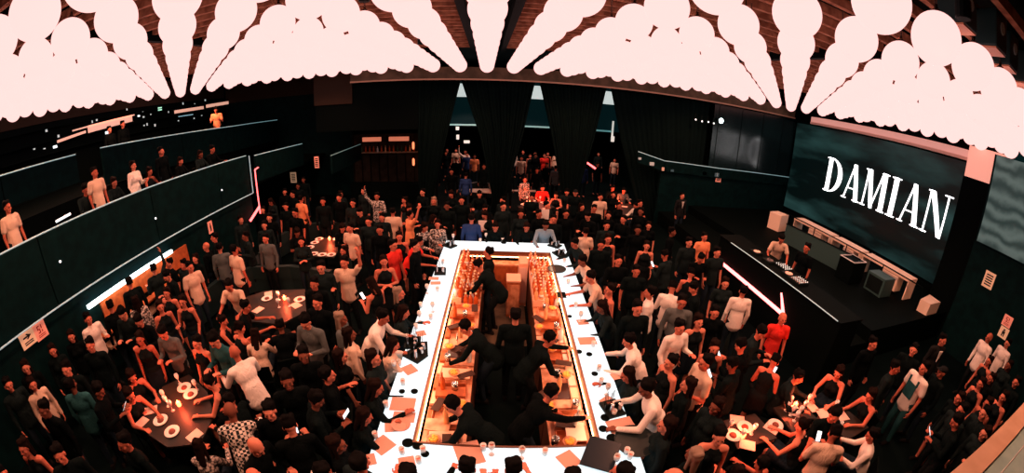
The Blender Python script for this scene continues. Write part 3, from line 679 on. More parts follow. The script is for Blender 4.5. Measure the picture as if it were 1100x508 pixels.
# ------------------------------------------------------------------ globe lamps
bm = N(); bmesh.ops.create_icosphere(bm, subdivisions=4, radius=.359)
GL = mesh('globe', bm, GLOBE, True)
bm = N(); tube(bm, (0, 0, .37), (0, 0, 1.0), .018, n=6); ROD = mesh('rod', bm, METAL)
bm = N(); lathe(bm, [(.07, .335), (.07, .375), (.03, .40), (.025, .46)], 10); GCAP = mesh('collar', bm, METAL, True)
SX = 1.35
cells = []
for n in range(-14, 15):
    for j in range(0, 13):
        x = (n-.0321)*SX; y = (14.98-1.0734*j)*SX; z = 6.7+1.2197*SX
        v = Vector((x, y, z-HC)); f = v.normalized().dot(fw)
        seen = False
        th = math.acos(max(-1, min(1, f))); u_, v_ = v.dot(Rv), v.dot(Uv); h = math.hypot(u_, v_)
        rr = 424.2*(th+.0093*th**5); px = 550+rr*u_/h; py = 254-rr*v_/h
        seen = -35 < px < 1135 and py > -38
        cells.append((seen, v.length, n, j, x, y, z))
def ordn(k): return ORD[k] if k < 20 else 'far'
vis = sorted([c for c in cells if c[0]], key=lambda c: c[1])[:300]
vs_ = set((c[2], c[3]) for c in vis)
for _, d, n, j, x, y, z in vis:
    col = 'middle column' if n == 0 else '%s column %s of the middle' % (ordn(abs(n)-1), 'left' if n < 0 else 'right')
    o = obj('globe_lamp', GL, None, loc=(x, y, z))
    tag(o, 'glowing white hanging globe, %s from the far end, %s' % (ordn(j), col), 'lamp', 'glowing globe lamps in the ceiling grid')
    if d < 9.5: obj('rod', ROD, None, o); obj('collar', GCAP, None, o)
bm = N()
for s, d, n, j, x, y, z in cells:
    if (n, j) not in vs_:
        r = bmesh.ops.create_icosphere(bm, subdivisions=2 if s else 1, radius=.359)
        for v in r['verts']: v.co += Vector((x, y, z))
tag(obj('globe_lamps', bm, GLOBE, smooth=True), 'remaining glowing white globes at the far rows of the ceiling grid', 'lamps', None, 'stuff')

# black ceiling speaker modules at the upper right
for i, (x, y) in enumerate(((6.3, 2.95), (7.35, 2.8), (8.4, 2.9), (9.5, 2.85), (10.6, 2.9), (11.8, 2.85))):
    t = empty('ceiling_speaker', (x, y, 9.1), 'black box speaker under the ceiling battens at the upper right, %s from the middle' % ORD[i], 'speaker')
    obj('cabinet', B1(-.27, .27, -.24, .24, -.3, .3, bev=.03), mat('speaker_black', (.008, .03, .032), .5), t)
    obj('underside_panel', B1(-.25, .25, -.22, .22, -.33, -.302), mat('painted_lit_underside', (.7, .3, .18), .5), t)  # orange of the globe light painted onto the underside
    bm = N(); tube(bm, (0, -.26, .05), (0, -.242, .05), .1, n=16); obj('driver', bm, mat('pale_cone', (.35, .45, .45), .5), t)
# ------------------------------------------------------------------ LED screen wall with the name
CLOUD = mat('screen_image', (.002, .006, .006), .35)
nt = CLOUD.node_tree; b = nt.nodes['Principled BSDF']
tc = nt.nodes.new('ShaderNodeTexCoord'); mp = nt.nodes.new('ShaderNodeMapping'); mp.inputs['Scale'].default_value = (1, .16, .7); mp.inputs['Rotation'].default_value = (.25, 0, 0)
ns = nt.nodes.new('ShaderNodeTexNoise'); ns.inputs['Scale'].default_value = 1.0; ns.inputs['Detail'].default_value = 5
cr = nt.nodes.new('ShaderNodeValToRGB'); cr.color_ramp.elements[0].position = .45; cr.color_ramp.elements[0].color = (.001, .005, .005, 1); cr.color_ramp.elements[1].position = .75; cr.color_ramp.elements[1].color = (.03, .085, .08, 1)
nt.links.new(tc.outputs['Object'], mp.inputs[0]); nt.links.new(mp.outputs[0], ns.inputs['Vector']); nt.links.new(ns.outputs['Fac'], cr.inputs[0]); nt.links.new(cr.outputs[0], b.inputs['Emission Color']); b.inputs['Emission Strength'].default_value = .7
scr = empty('led_screen', (20.47, 13.1, 1.5), 'wide dark LED screen wall showing the glowing name DAMIAN', 'screen')
obj('display', B1(-.12, -.02, -5.1, 7.9, .1, 5.9), CLOUD, scr)
obj('top_lip', B1(-.35, 0, -5.2, 6.4, 5.98, 6.12), mat('lit_lip', (.9, .6, .5), .6), scr)
obj('top_beam', B1(-.3, 0, -5.2, 6.4, 6.12, 6.45), mat('painted_pink_glow', (.9, .62, .55), .6, emit=(1, .45, .38), es=.35), scr)  # top beam of the wall, its pink light painted as glow
# letters drawn as condensed high-contrast serif capitals (x to the right as read, z up), unit height
def glyph(ch):
    Q = []  # quads as point lists
    def r(x0, x1, z0, z1): Q.append([(x0, z0), (x1, z0), (x1, z1), (x0, z1)])
    def g(a, b, wa, wb): Q.append([(a[0]-wa/2, a[1]), (a[0]+wa/2, a[1]), (b[0]+wb/2, b[1]), (b[0]-wb/2, b[1])])
    TH, TN, SF = .105, .028, .03
    if ch == 'D':
        r(.05, .05+TH, 0, 1); r(0, .2, 0, SF); r(0, .2, 1-SF, 1)
        k = 16
        for i in range(k):
            a, b_ = PI/2-PI*i/k, PI/2-PI*(i+1)/k
            def o_(t): return (.15+.33*math.cos(t), .5+.5*math.sin(t))
            def i_(t): return (.15+.215*max(0, math.cos(t)), .5+.47*math.sin(t))
            Q.append([o_(a), o_(b_), i_(b_), i_(a)])
        wd = .50
    elif ch == 'A':
        g((.06, 0), (.24, 1), TN, TN); g((.40, 0), (.25, 1), TH, TH*.8); r(.11, .34, .30, .33); r(0, .13, 0, SF); r(.31, .49, 0, SF); wd = .47
    elif ch == 'M':
        g((.06, 0), (.085, 1), TN, TN); g((.28, 0), (.12, 1), TH*.75, TH); g((.275, 0), (.455, 1), TN, TN); g((.53, 0), (.50, 1), TH, TH)
        r(0, .13, 0, SF); r(.44, .62, 0, SF); r(.02, .16, 1-SF, 1); r(.44, .60, 1-SF, 1); wd = .62
    elif ch == 'I':
        r(.05, .05+TH, 0, 1); r(0, .21, 0, SF); r(0, .21, 1-SF, 1); wd = .23
    elif ch == 'N':
        r(.06, .06+TN, 0, 1); g((.42, 0), (.11, 1), TH*.8, TH); r(.43, .43+TN, 0, 1); r(0, .15, 0, SF); r(.02, .14, 1-SF, 1); r(.36, .53, 1-SF, 1); wd = .53
    return Q, wd
HL = 2.03; tot = sum(glyph(c)[1] for c in 'DAMIAN')+.05*5; span = 9.0/HL; kx = span/tot
LET = mat('white_letter_glow', (1, 1, 1), .4, emit=(1, 1, 1), es=2.2)
cx = 0
for c in 'DAMIAN':
    Q, wd = glyph(c); bm = N()
    for q in Q:
        A = [bm.verts.new((-.17, 4.5-(cx+x)*kx*HL, 2.17+z*HL)) for x, z in q]; Bv = [bm.verts.new((-.12, 4.5-(cx+x)*kx*HL, 2.17+z*HL)) for x, z in q]
        bm.faces.new(A); bm.faces.new(Bv[::-1])
        for i in range(4): bm.faces.new((A[i], Bv[i], Bv[(i+1) % 4], A[(i+1) % 4]))
    o = obj('letter', bm, LET, scr); o['label'] = 'glowing white serif letter '+c
    cx += wd+.05
# column and side screen
t = empty('corner_column', (19.45, 6.9, 0), 'black corner column with a bright pink top between the two screens', 'column')
obj('shaft', B1(-.5, 1.2, -.75, .9, 0, 6.8), BLACK, t)
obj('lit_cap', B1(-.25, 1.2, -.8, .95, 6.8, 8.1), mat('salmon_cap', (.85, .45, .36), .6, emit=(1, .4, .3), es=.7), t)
G2 = mat('ripple_screen', (.01, .02, .02), .4); nt = G2.node_tree; b = nt.nodes['Principled BSDF']
tc = nt.nodes.new('ShaderNodeTexCoord'); wv = nt.nodes.new('ShaderNodeTexWave'); wv.bands_direction = 'Z'; wv.inputs['Scale'].default_value = .5; wv.inputs['Distortion'].default_value = 9; wv.inputs['Detail'].default_value = 6
cr = nt.nodes.new('ShaderNodeValToRGB'); cr.color_ramp.elements[0].color = (.03, .06, .055, 1); cr.color_ramp.elements[1].color = (.15, .20, .18, 1)
nt.links.new(tc.outputs['Object'], wv.inputs['Vector']); nt.links.new(wv.outputs['Fac'], cr.inputs[0]); nt.links.new(cr.outputs[0], b.inputs['Emission Color']); b.inputs['Emission Strength'].default_value = .6
tag(obj('side_screen', B1(18.02, 18.18, 2.0, 6.05, 4.6, 7.93), G2), 'grey green rippled LED screen at the right edge beside the column', 'screen')
# ------------------------------------------------------------------ stage, DJ booth and furniture
struct('floor_stage', B1(12.4, 20.5, 6.6, 21.1, 0, 1.2), BLACK)
struct('floor_dj_lowered', B1(10.37, 12.4, 6.6, 21.1, 0, .75), BLACK)  # stage floor lowered here to bring the DJ nearer his image pixels
t = empty('dj_booth', (9.85, 9.0, 0), 'long black DJ booth with a hot pink light line along its front', 'booth')
obj('body', B1(-.5, .5, -3.0, 3.9, 0, 2.14, bev=.02), BLACK, t)
obj('top', B1(-.56, .56, -3.02, 3.95, 2.15, 2.2, bev=.01), BLACK, t)
bm = N(); tube(bm, (-.57, -2.9, 2.2), (-.57, 3.0, 2.2), .018, n=6); obj('front_cable', bm, RAIL, t)
bm = N(); tube(bm, (-.56, 3.85, 1.22), (-.56, -.72, 1.2), .065, n=8); obj('front_light_line', bm, REDW, t)
bm = N(); tube(bm, (-.56, -.72, 1.2), (-.56, -1.0, .55), .06, .05, n=8); tube(bm, (-.56, -.75, 1.2), (-.56, -.35, 1.78), .06, .03, n=8); obj('corner_light_line', bm, REDW, t)
def turntable(x, y, i):
    t = empty('turntable', (x, y, 2.2), '%s black turntable deck on the DJ booth, counted from the curtains' % ORD[i], 'turntable')
    obj('plinth', B1(-.17, .17, -.22, .22, 0, .09, bev=.01), DMET, t)
    bm = N(); tube(bm, (0, -.03, .09), (0, -.03, .11), .14, n=24); obj('platter', bm, METAL if i % 2 else NAPK, t)
    bm = N(); tube(bm, (.12, .16, .13), (.03, 0, .12), .008, n=6); obj('tonearm', bm, METAL, t)
for i, y in enumerate((10.9, 10.1, 9.0)): turntable(9.72, y, i)
t = empty('dj_mixer', (9.75, 8.5, 2.2), 'DJ mixer covered in small bright knobs on the booth', 'mixer')
obj('chassis', B1(-.25, .25, -.3, .3, 0, .1, bev=.01), DMET, t)
KN = mat('knob_white', (.8, .9, .9), .4, emit=(.6, .7, .65), es=.6)
for k in range(30):
    bm = N(); x, y = -.2+.08*(k % 6), -.26+.1*(k//6); tube(bm, (x, y, .1), (x, y, .13), .016, n=8); obj('knob', bm, KN if k % 3 else NAPK, t)
t = empty('effects_unit', (10.0, 9.6, 2.2), 'small effects unit with bright knobs behind the decks', 'mixer')
obj('chassis', B1(-.2, .2, -.35, .35, 0, .08, bev=.01), DMET, t)
for k in range(18):
    bm = N(); x, y = -.15+.1*(k % 4), -.3+.13*(k//4); tube(bm, (x, y, .08), (x, y, .12), .018, n=8); obj('knob', bm, KN, t)
tag(obj('folded_towel', B1(-.2, .2, -.25, .25, 0, .06, bev=.02), NAPK, loc=(10.9, 6.9, .75), rz=.6), 'salmon folded cloth on the near corner of the stage', 'cloth')
def bench(x, y0, y1, label, z=1.2, h=.92):
    t = empty('stage_bench', (x, (y0+y1)/2, z), label, 'bench', 'cream benches along the screen'); L = (y1-y0)/2
    obj('seat', B1(-.42, .42, -L, L, h-.12, h, bev=.015), CREAM, t)
    for s in (-1, 1): obj('side_panel', B1(-.38, .38, s*L-(.06 if s > 0 else 0), s*L+(0 if s > 0 else .06), 0, h-.1), CREAM, t)
    obj('shelf_box', B1(-.4, .2, -L*.6, L*.1, .1, h-.16, bev=.01), CREAM, t)
bench(17.3, 13.4, 16.3, 'cream bench under the screen, farthest of three')
bench(17.3, 11.2, 13.2, 'cream bench under the screen, middle of three')
bench(17.3, 8.1, 11.0, 'cream bench under the screen, nearest of three')
tag(obj('stage_cube', B1(-.42, .42, -.42, .42, 0, .95, bev=.04), CREAM, loc=(16.2, 16.9, 1.2), rz=.25), 'cream cube seat at the far end of the stage beside the benches', 'seat')
TB = mat('teal_panelling', (.03, .08, .08), .5)
t = empty('stage_divider', (15.3, 12.6, 1.2), 'low teal panel divider behind the DJ', 'divider')
obj('panel', B1(-.05, .05, -2.4, 2.3, 0, .95, bev=.01, m=Matrix.Rotation(.14, 4, 'Z')), TB, t)
obj('cap_rail', B1(-.07, .07, -2.42, 2.32, .95, .98, m=Matrix.Rotation(.14, 4, 'Z')), BLACK, t)
t = empty('monitor_speaker', (15.2, 10.3, 1.2), 'black floor monitor with a pale rim in the middle of the stage', 'speaker')
obj('cabinet', B1(-.5, .5, -.45, .45, 0, .95, bev=.03), BLACK, t)
bm = N()
for a in ((-.5, .5, -.45, -.4), (-.5, .5, .4, .45), (-.5, -.44, -.4, .4), (.44, .5, -.4, .4)): box(bm, *a, .955, .985)
obj('rim', bm, mat('pale_rim', (.6, .62, .6), .4), t)
t = empty('monitor_speaker', (15.9, 9.0, 1.2), 'teal fronted stage box between the benches and the stage edge', 'speaker')
obj('cabinet', B1(-.45, .45, -.5, .5, 0, .8, bev=.03), TB, t); obj('grille', B1(-.46, -.44, -.4, .4, .1, .7), DMET, t)
t = empty('stage_railing', (16.6, 12.5, 1.2), 'thin black railing in front of the cream benches', 'railing')
bm = N(); tube(bm, (0, 4.2, 1.0), (0, -5.3, 1.0), .03, n=8); obj('top_rail', bm, BLACK, t)
for y in (4.2, 1.8, -.6, -3, -5.3):
    bm = N(); tube(bm, (0, y, 0), (0, y, 1.0), .03, n=8); obj('post', bm, BLACK, t)
bm = N(); poly(bm, [(0, 0), (1.3, .2), (1.2, -.5), (.1, -.5)], 0, .5)
tag(obj('ramp_wedge', bm, CREAM, loc=(16.8, 7.2, 1.2)), 'cream wedge shaped step at the near end of the stage', 'step')

# ------------------------------------------------------------------ camera-side balcony ledge
t = empty('balcony_ledge', (4.2, 0, 5.5), 'tan capped balcony ledge in the lower right corner of the view', 'ledge')
obj('cap', B1(-2.7, 6, .13, .247, -.05, 0), TAN, t)
obj('inner_cover', B1(-2.7, 6, -.6, .13, -.08, -.012), GREY, t)
obj('face', B1(-2.7, 6, .15, .22, -1.4, -.05), BLACK, t)
bm = N(); tube(bm, (-2.7, .05, -.012), (6, .03, -.012), .004, n=6); obj('seam', bm, mat('pale_seam', (.4, .42, .4), .6), t)
ZT = 1.5
# ------------------------------------------------------------------ the bar
RZ = math.radians(-2.6); SB, ZB, K = .929, 1.364, 1.4
BO = Vector((-2.0*SB, 3.75*SB, 0)); BM = Matrix.Translation(BO) @ Matrix.Rotation(RZ, 4, 'Z') @ Matrix.Diagonal((SB, SB, ZB, 1))
BS = (SB, SB, ZB)
def bl(u, v, z=0): return BM @ Vector((u, v, z))
bar = empty('bar_counter', BO, 'long rectangular island bar with a glowing white top in the middle of the crowd', 'bar', None, RZ)
bar.scale = BS
for nm, a in (('left', (0, .70, 0, 11.05)), ('right', (4.06, 4.72, 0, 11.05)), ('near', (.70, 4.06, 0, .93)), ('far', (.70, 4.06, 10.02, 11.05))):
    o = obj('lit_top', B1(*a, 1.03, 1.1, bev=.008), BARL, bar); o['label'] = 'glowing white top panel of the %s side' % nm
bm = N()
for a in ((.06, .64, .06, 10.98), (4.12, 4.66, .06, 10.98), (.64, 4.12, .06, .87), (.64, 4.12, 10.08, 10.98)): box(bm, *a, .0, 1.03)
obj('base', bm, BLACK, bar)
bm = N()
for a in ((.70, .735, .93, 10.02), (4.025, 4.06, .93, 10.02), (.735, 4.025, .93, .965), (.735, 4.025, 9.985, 10.02)): box(bm, *a, .98, 1.115)
obj('inner_lip', bm, mat('bronze_edge', (.16, .07, .04), .35, .5), bar)
bm = N()
for p, q in (((-.12, .1), (-.12, 10.9)), ((4.84, .1), (4.84, 10.9)), ((.1, -.12), (4.6, -.12)), ((.1, 11.17), (4.6, 11.17))): tube(bm, (*p, .22), (*q, .22), .025, n=8)
obj('foot_rail', bm, DMET, bar)
bm = N(); box(bm, .74, .755, 1.0, 9.95, .965, .985); box(bm, 4.005, 4.02, 1.0, 9.95, .965, .985); box(bm, .8, 3.95, 9.96, 9.975, .965, .985)
obj('added_warm_strip', bm, WARM, bar)  # warm strips added to turn the stations orange
for x, sx in ((.80, 1), (3.96, -1)):
    L = bpy.data.lights.new('bar_strip_fill', 'AREA'); L.shape = 'RECTANGLE'; L.size = .06; L.size_y = 8.8; L.energy = 22; L.color = (1, .50, .30)  # area fill added along the inner lip
    lo = bpy.data.objects.new('bar_strip_fill', L); C.objects.link(lo); lo.parent = bar; lo.location = (x, 5.45, 1.16); lo.rotation_euler = (0, math.radians(-28*sx), 0)
tag(obj('floor_mat', B1(1.75*SB, 3.1*SB, 6.3*SB, 9.4*SB, 0, .02), mat('rubber_mat', (.05, .035, .02), .8, noise=(3, (.10, .07, .04))), loc=BO, rz=RZ), 'brown rubber mat on the aisle floor inside the bar', 'mat')
def station(u0, u1, v0, v1, kind, label):
    c = bl((u0+u1)/2, (v0+v1)/2); t = empty('bar_station', c, label, 'bar station', 'copper work stations inside the bar', RZ); t.scale = BS
    W, D = (u1-u0)/2, (v1-v0)/2-.015
    obj('cabinet', B1(-W, W, -D, D, 0, .80), mat('dark_copper', (.07, .025, .012), .5), t)
    obj('worktop', B1(-W, W, -D, D, .80, .84, bev=.006), COPPER if kind != 'pale' else COPPERL, t)
    if kind in ('bins', 'pale'):
        for k, (a, b_) in enumerate(((-.85, -.1), (.05, .8))):
            bm = N(); x0, x1, y0, y1 = -W*.7, W*.75, a*D, b_*D
            box(bm, x0, x1, y0, y0+.015, .84, .93); box(bm, x0, x1, y1-.015, y1, .84, .93); box(bm, x0, x0+.015, y0, y1, .84, .93); box(bm, x1-.015, x1, y0, y1, .84, .93); box(bm, x0, x1, y0, y1, .841, .85)
            obj('bin', bm, WOODL if k == 0 else COPPER, t)
    elif kind == 'sink':
        bm = N(); box(bm, -W*.6, W*.5, -D*.6, D*.2, .842, .85); obj('basin', bm, mat('dark_basin', (.05, .02, .015), .3), t)
        bm = N(); tube(bm, (-W*.1, D*.35, .84), (-W*.1, D*.35, 1.05), .012, n=8); tube(bm, (-W*.1, D*.35, 1.05), (-W*.1, 0, 1.02), .012, n=8); obj('tap', bm, METAL, t)
    elif kind == 'step':
        obj('rear_ledge', B1(-W, -W*.35 if u0 < 2 else -W*.1, -D, D, .84, .99, bev=.005), COPPERL, t)
LS = [(1.0, 2.3, 'pale'), (2.33, 3.7, 'bins'), (3.73, 5.1, 'sink'), (5.13, 6.6, 'bins'), (6.63, 8.2, 'step'), (8.23, 9.9, 'step')]
for i, (a, b_, k) in enumerate(LS):
    station(.76, 1.62, a, b_, k, 'copper work station inside the bar on the left, %s from the near end' % ORD[i])
    station(3.2, 4.0, a, b_, ('bins', 'sink', 'pale', 'bins', 'step', 'step')[i], 'copper work station inside the bar on the right, %s from the near end' % ORD[i])
t = empty('far_shelf', bl(2.4, 9.75), 'copper coloured shelf along the far inner side of the bar', 'shelf', None, RZ); t.scale = BS
obj('top', B1(-.76, .78, -.2, .2, .84, .88), COPPER, t); obj('front', B1(-.76, .78, -.2, -.17, 0, .84), WOODL, t)
t = empty('centre_cabinet', bl(2.65, 8.3), 'small copper cabinet standing in the aisle at the far end of the bar', 'cabinet', None, RZ); t.scale = BS
obj('body', B1(-.22, .22, -.28, .28, 0, .92, bev=.01), WOODL, t); obj('top', B1(-.24, .24, -.3, .3, .92, .96, bev=.006), COPPERL, t); obj('door', B1(-.2, .2, -.295, -.28, .08, .86), COPPER, t)
t = empty('bottle_cooler', bl(3.0, 9.2), 'tall pale lit cooler beside the right hand bottles', 'cooler', None, RZ); t.scale = BS
obj('body', B1(-.15, .15, -.4, .3, 0, 1.15, bev=.01), COPPERL, t); obj('door', B1(-.13, .13, -.415, -.4, .1, 1.05), NAPK, t)
# bottles: two dense clusters at the far end
nb = 0
for side, (u0, u1) in enumerate(((.86, 1.5), (3.3, 3.92))):
    for r in range(14):
        for k in range(5):
            u = u0+(u1-u0)*k/4+random.uniform(-.02, .02); v = 6.75+r*.225+random.uniform(-.04, .04)
            i = random.choice((0, 0, 0, 1, 1, 2)); o = obj('bottle', BOT[i], None, loc=bl(u, v, .995 if (side == 0 and u < 1.03) or (side == 1 and u < 3.56) else .845), rz=random.random()*6)
            tag(o, '%s bottle in the %s inner cluster, %s row from the near end, %s across' % (BCOL[i], ('left', 'right')[side], ORD[r], ORD[k]), 'bottle', 'bottles clustered inside the bar'); nb += 1; o.scale = (1.7, 1.7, 1.05)
            if (r+k) % 2: obj('label', LBL, None, o).location.z = .05
            obj('cap', CAPM, None, o)
# small things on the stations
def board(u, v, w_, l_, m, label, z=.845, rz=0, h=.03, cat='tray', name='tray'):
    tag(obj(name, B1(-w_/2, w_/2, -l_/2, l_/2, 0, h, bev=.006), m, loc=bl(u, v, z), rz=RZ+rz), label, cat)
board(1.2, 1.25, .5, .4, COPPERL, 'pale orange cutting board at the near left corner inside the bar', .935, .1, cat='board', name='cutting_board')
board(1.05, 1.62, .45, .3, COPPER, 'orange tray above the cutting board at the near left station', .935, -.05)
board(1.2, 2.62, .6, .28, WOODL, 'flat orange wooden tray on the second left station', .935, .05)
board(1.25, 3.25, .6, .32, COPPERL, 'pale orange tray on the second left station near the sink', .935)
board(3.7, 1.5, .35, .45, CREAM, 'cream drip tray at the near right station', .935)
for k in range(9):
    u, v = 3.86, 1.9+k*.42
    tag(obj('garnish_tray', B1(-.08, .08, -.16, .16, 0, .07, bev=.01), NAPK if k % 2 else COPPERL, loc=bl(u, v, .845), rz=RZ), 'small garnish tray along the right inner edge of the bar, %s from the near end' % ORD[k], 'tray', 'garnish trays on the right stations')
for k in range(9):
    u, v = .86, 2.0+k*.5
    tag(obj('garnish_tray', B1(-.06, .06, -.18, .18, 0, .07, bev=.01), COPPERL if k % 2 else WOODL, loc=bl(u, v, .845), rz=RZ), 'small garnish tray along the left inner edge of the bar, %s from the near end' % ORD[k], 'tray', 'garnish trays on the left stations')
bm = N(); lathe(bm, [(.045, 0), (.05, .12), (.047, .12), (.042, .01)], 12); TIN = mesh('shaker_tin', bm, METAL, True)
bm = N(); lathe(bm, [(.05, 0), (.09, .05), (.085, .055), (.04, .012)], 14); BWL = mesh('bowl', bm, COPPER, True)
bm = N()
for k in range(7): ell(bm, (.04*math.cos(k*.9)*(k > 0), .04*math.sin(k*.9)*(k > 0), .05), .026, .026, .024, u=8, v=6)
FRT = mesh('fruit', bm, mat('citrus', (.9, .5, .08), .4), True)
bm = N(); box(bm, -.06, .06, -.13, .13, 0, .012, bev=.004); MAT_ = mesh('bar_mat', bm, mat('dark_brown_rubber', (.05, .02, .012), .7))
for side, uu in (('left', (1.0, 1.25, 1.48)), ('right', (3.28, 3.5, 3.75))):
    q = 0
    for r in range(11):
        v = 1.2+r*.5
        for k in range(2):
            kind = ('shaker_tin', 'bowl', 'bar_mat', 'bottle')[(r*2+k+(side == 'left')) % 4]; u = uu[(r+k) % 3]+random.uniform(-.04, .04)
            me = {'shaker_tin': TIN, 'bowl': BWL, 'bar_mat': MAT_, 'bottle': BOT[(r+k) % 3]}[kind]
            o = obj(kind, me, None, loc=bl(u, v, .95), rz=random.random()*3); o.scale = (1.4,)*3
            q += 1; tag(o, '%s on the %s work stations in the bar, %s from near end' % ({'shaker_tin': 'steel shaker tin', 'bowl': 'dark bowl of citrus', 'bar_mat': 'flat black bar mat', 'bottle': 'single bottle'}[kind], side, ORD[q-1]), kind.split('_')[-1], 'tools on the bar stations')
            if kind == 'bowl': obj('fruit', FRT, None, o)
# ------------------------------------------------------------------ things on the bar top and tables
def g_tumbler():
    bm = N(); lathe(bm, [(.03, 0), (.036, .1), (.033, .1), (.028, .012)], 12); return mesh('tumbler', bm, CGLASS, True)
def g_wine():
    bm = N(); lathe(bm, [(.034, 0), (.034, .004), (.005, .01), (.005, .09), (.03, .12), (.04, .16), (.034, .2), (.031, .2), (.036, .16), (.01, .11)], 14); return mesh('wine_glass', bm, CGLASS, True)
TUM, WIN = g_tumbler(), g_wine()
bm = N(); lathe(bm, [(.027, .014), (.031, .06), (.0, .061)], 12); DRK = mesh('drink', bm, [mat('pink_drink', (.8, .3, .25), .2)], True)
BSIDE = {'L': 'left side', 'R': 'right side', 'N': 'near side', 'F': 'far side'}
cnt = {}
def nth(k):
    cnt[k] = cnt.get(k, 0)+1; i = cnt[k]-1
    return ORD[i] if i < 20 else 'last'
def side_of(x, y):
    p = BM.inverted() @ Vector((x, y, 0))
    return 'F' if p.y > 10 else 'N' if p.y < .95 else 'L' if p.x < 2.4 else 'R'
for x, y, k in sorted(GLASSES, key=lambda g: g[1]):
    s = side_of(x, y); nm = 'wine_glass' if k else 'tumbler'
    o = obj(nm, WIN if k else TUM, None, loc=(x, y, ZT)); o.scale = (K,)*3
    tag(o, '%s standing on the glowing %s of the bar, %s from the near end' % ('stemmed glass' if k else 'short tumbler', BSIDE[s], nth((nm, s))), 'glass', 'drinks on the bar')
    obj('drink', DRK, None, o).location.z = .1 if k else 0
for x, y, a, b_, rz in sorted(MENUS, key=lambda g: g[1]):
    s = side_of(x, y); o = obj('menu_sheet', B1(-a/2, a/2, -b_/2, b_/2, 0, .004), PAPER, loc=(x, y, ZT), rz=rz)
    tag(o, 'tan paper %s lying on the %s of the bar, %s from the near end' % ('menu' if a > .3 else 'napkin', BSIDE[s], nth(('menu', a > .3, s))), 'paper', 'papers on the bar')
for x, y, r in sorted(DARKS, key=lambda g: g[1]):
    s = side_of(x, y); bm = N(); lathe(bm, [(r*.9, 0), (r, .012), (r, .02), (r*.9, .014)], 20)
    tag(obj('coaster', bm, BLACK, loc=(x, y, ZT)), 'round black coaster on the %s of the bar, %s from the near end' % (BSIDE[s], nth(('coa', s))), 'coaster', 'black coasters on the bar')
def caddy(x, y, i):
    t = empty('bar_caddy', (x, y, ZT), 'black bar caddy with straws on the %s of the bar, %s from near end' % (BSIDE[side_of(x, y)], nth(('cad', side_of(x, y)))), 'caddy', 'bar caddies', random.random()); t.scale = (1.1,)*3
    obj('tray', B1(-.16, .16, -.2, .2, 0, .05, bev=.01), DMET, t); obj('divider', B1(-.15, .15, -.01, .01, .05, .16), DMET, t)
    bm = N(); tube(bm, (-.08, -.1, .05), (-.08, -.1, .24), .035, .03, n=10); tube(bm, (.08, -.1, .05), (.08, -.1, .2), .04, .04, n=10); obj('shaker', bm, METAL, t)
    bm = N()
    for k in range(6): tube(bm, (-.1+.03*k, .1, .05), (-.12+.04*k, .1+.03*(k % 3), .3), .005, n=5)
    obj('straws', bm, BLACK, t)
for i, (x, y) in enumerate(sorted(CADDIES, key=lambda g: g[1])): caddy(x, y, i)
for x, y, r, lab in TRAYS:
    bm = N(); lathe(bm, [(r*.94, 0), (r, .03), (r*.97, .03), (r*.92, .01)], 32); tag(obj('serving_tray', bm, mat('black_tray', (.01, .02, .02), .5), loc=(x, y, ZT+.01)), lab, 'tray')
t = empty('payment_tablet', (*TABLET, ZT), 'large black square ordering tablet on a stand at the near right bar corner', 'tablet', None, math.radians(-28))
obj('screen', B1(-.27, .27, -.3, .3, .09, .12, bev=.01, m=Matrix.Rotation(.15, 4, 'X')), mat('tablet_black', (.004, .012, .02), .3), t); obj('stand', B1(-.1, .1, -.1, .1, 0, .06, bev=.02), BLACK, t)
tag(obj('dark_folder', B1(-.12, .12, -.16, .16, 0, .02, bev=.004), BLACK, loc=(*FOLDER, ZT), rz=RZ), 'small dark folder on the far right of the bar', 'folder')
bm = N(); lathe(bm, [(.1, 0), (.17, .05), (.165, .055), (.09, .012)], 24); tag(obj('bread_basket', bm, PAPER, loc=(*BASKET, ZT)), 'round tan basket on the near left part of the bar', 'basket')
for x, y, z, lab_ in ((-.05, 14.75, 1.55, 'white menu sheet held up at the left of the far bar side'), (2.45, 15.1, 1.95, 'white paper sheet held up behind the far right bar guests')):
    tag(obj('menu_sheet', B1(-.17, .17, -.004, .004, 0, .42), WHITE, loc=(x, y, z)), lab_, 'paper')
# tables
plate_bm = N(); lathe(plate_bm, [(.07, 0), (.08, .006), (.135, .02), (.13, .024), (.07, .010)], 24); PLATE = mesh('plate', plate_bm, WHITE, True)
bm = N(); lathe(bm, [(.06, .011), (.05, .03), (.0, .035)], 12); FOOD = mesh('food', bm, mat('dark_food', (.2, .05, .03), .6), True)
def table(pts, z, label, m=BLACK, ped=True):
    cx_ = sum(p[0] for p in pts)/len(pts); cy_ = sum(p[1] for p in pts)/len(pts)
    t = empty('dining_table', (cx_, cy_, 0), label, 'table', 'low dark tables in the crowd')
    bm = N(); poly(bm, [(x-cx_, y-cy_) for x, y in pts], z-.04, z); obj('tabletop', bm, m, t)
    bm = N(); tube(bm, (0, 0, .03), (0, 0, z-.04), .06, n=12); obj('pedestal', bm, DMET, t)
    bm = N(); tube(bm, (0, 0, 0), (0, 0, .03), .3, n=24); obj('foot', bm, DMET, t)
def circ(x, y, rx, ry, n=10, a0=.2): return [(x+rx*math.cos(a0+2*PI*k/n), y+ry*math.sin(a0+2*PI*k/n)) for k in range(n)]
TTOP = mat('dark_tabletop', (.014, .015, .014), .4, noise=(3, (.03, .022, .016)), spec=.2)
for pts, lab in TABLES: table(pts, 1.05, lab, TTOP)
PC = {}
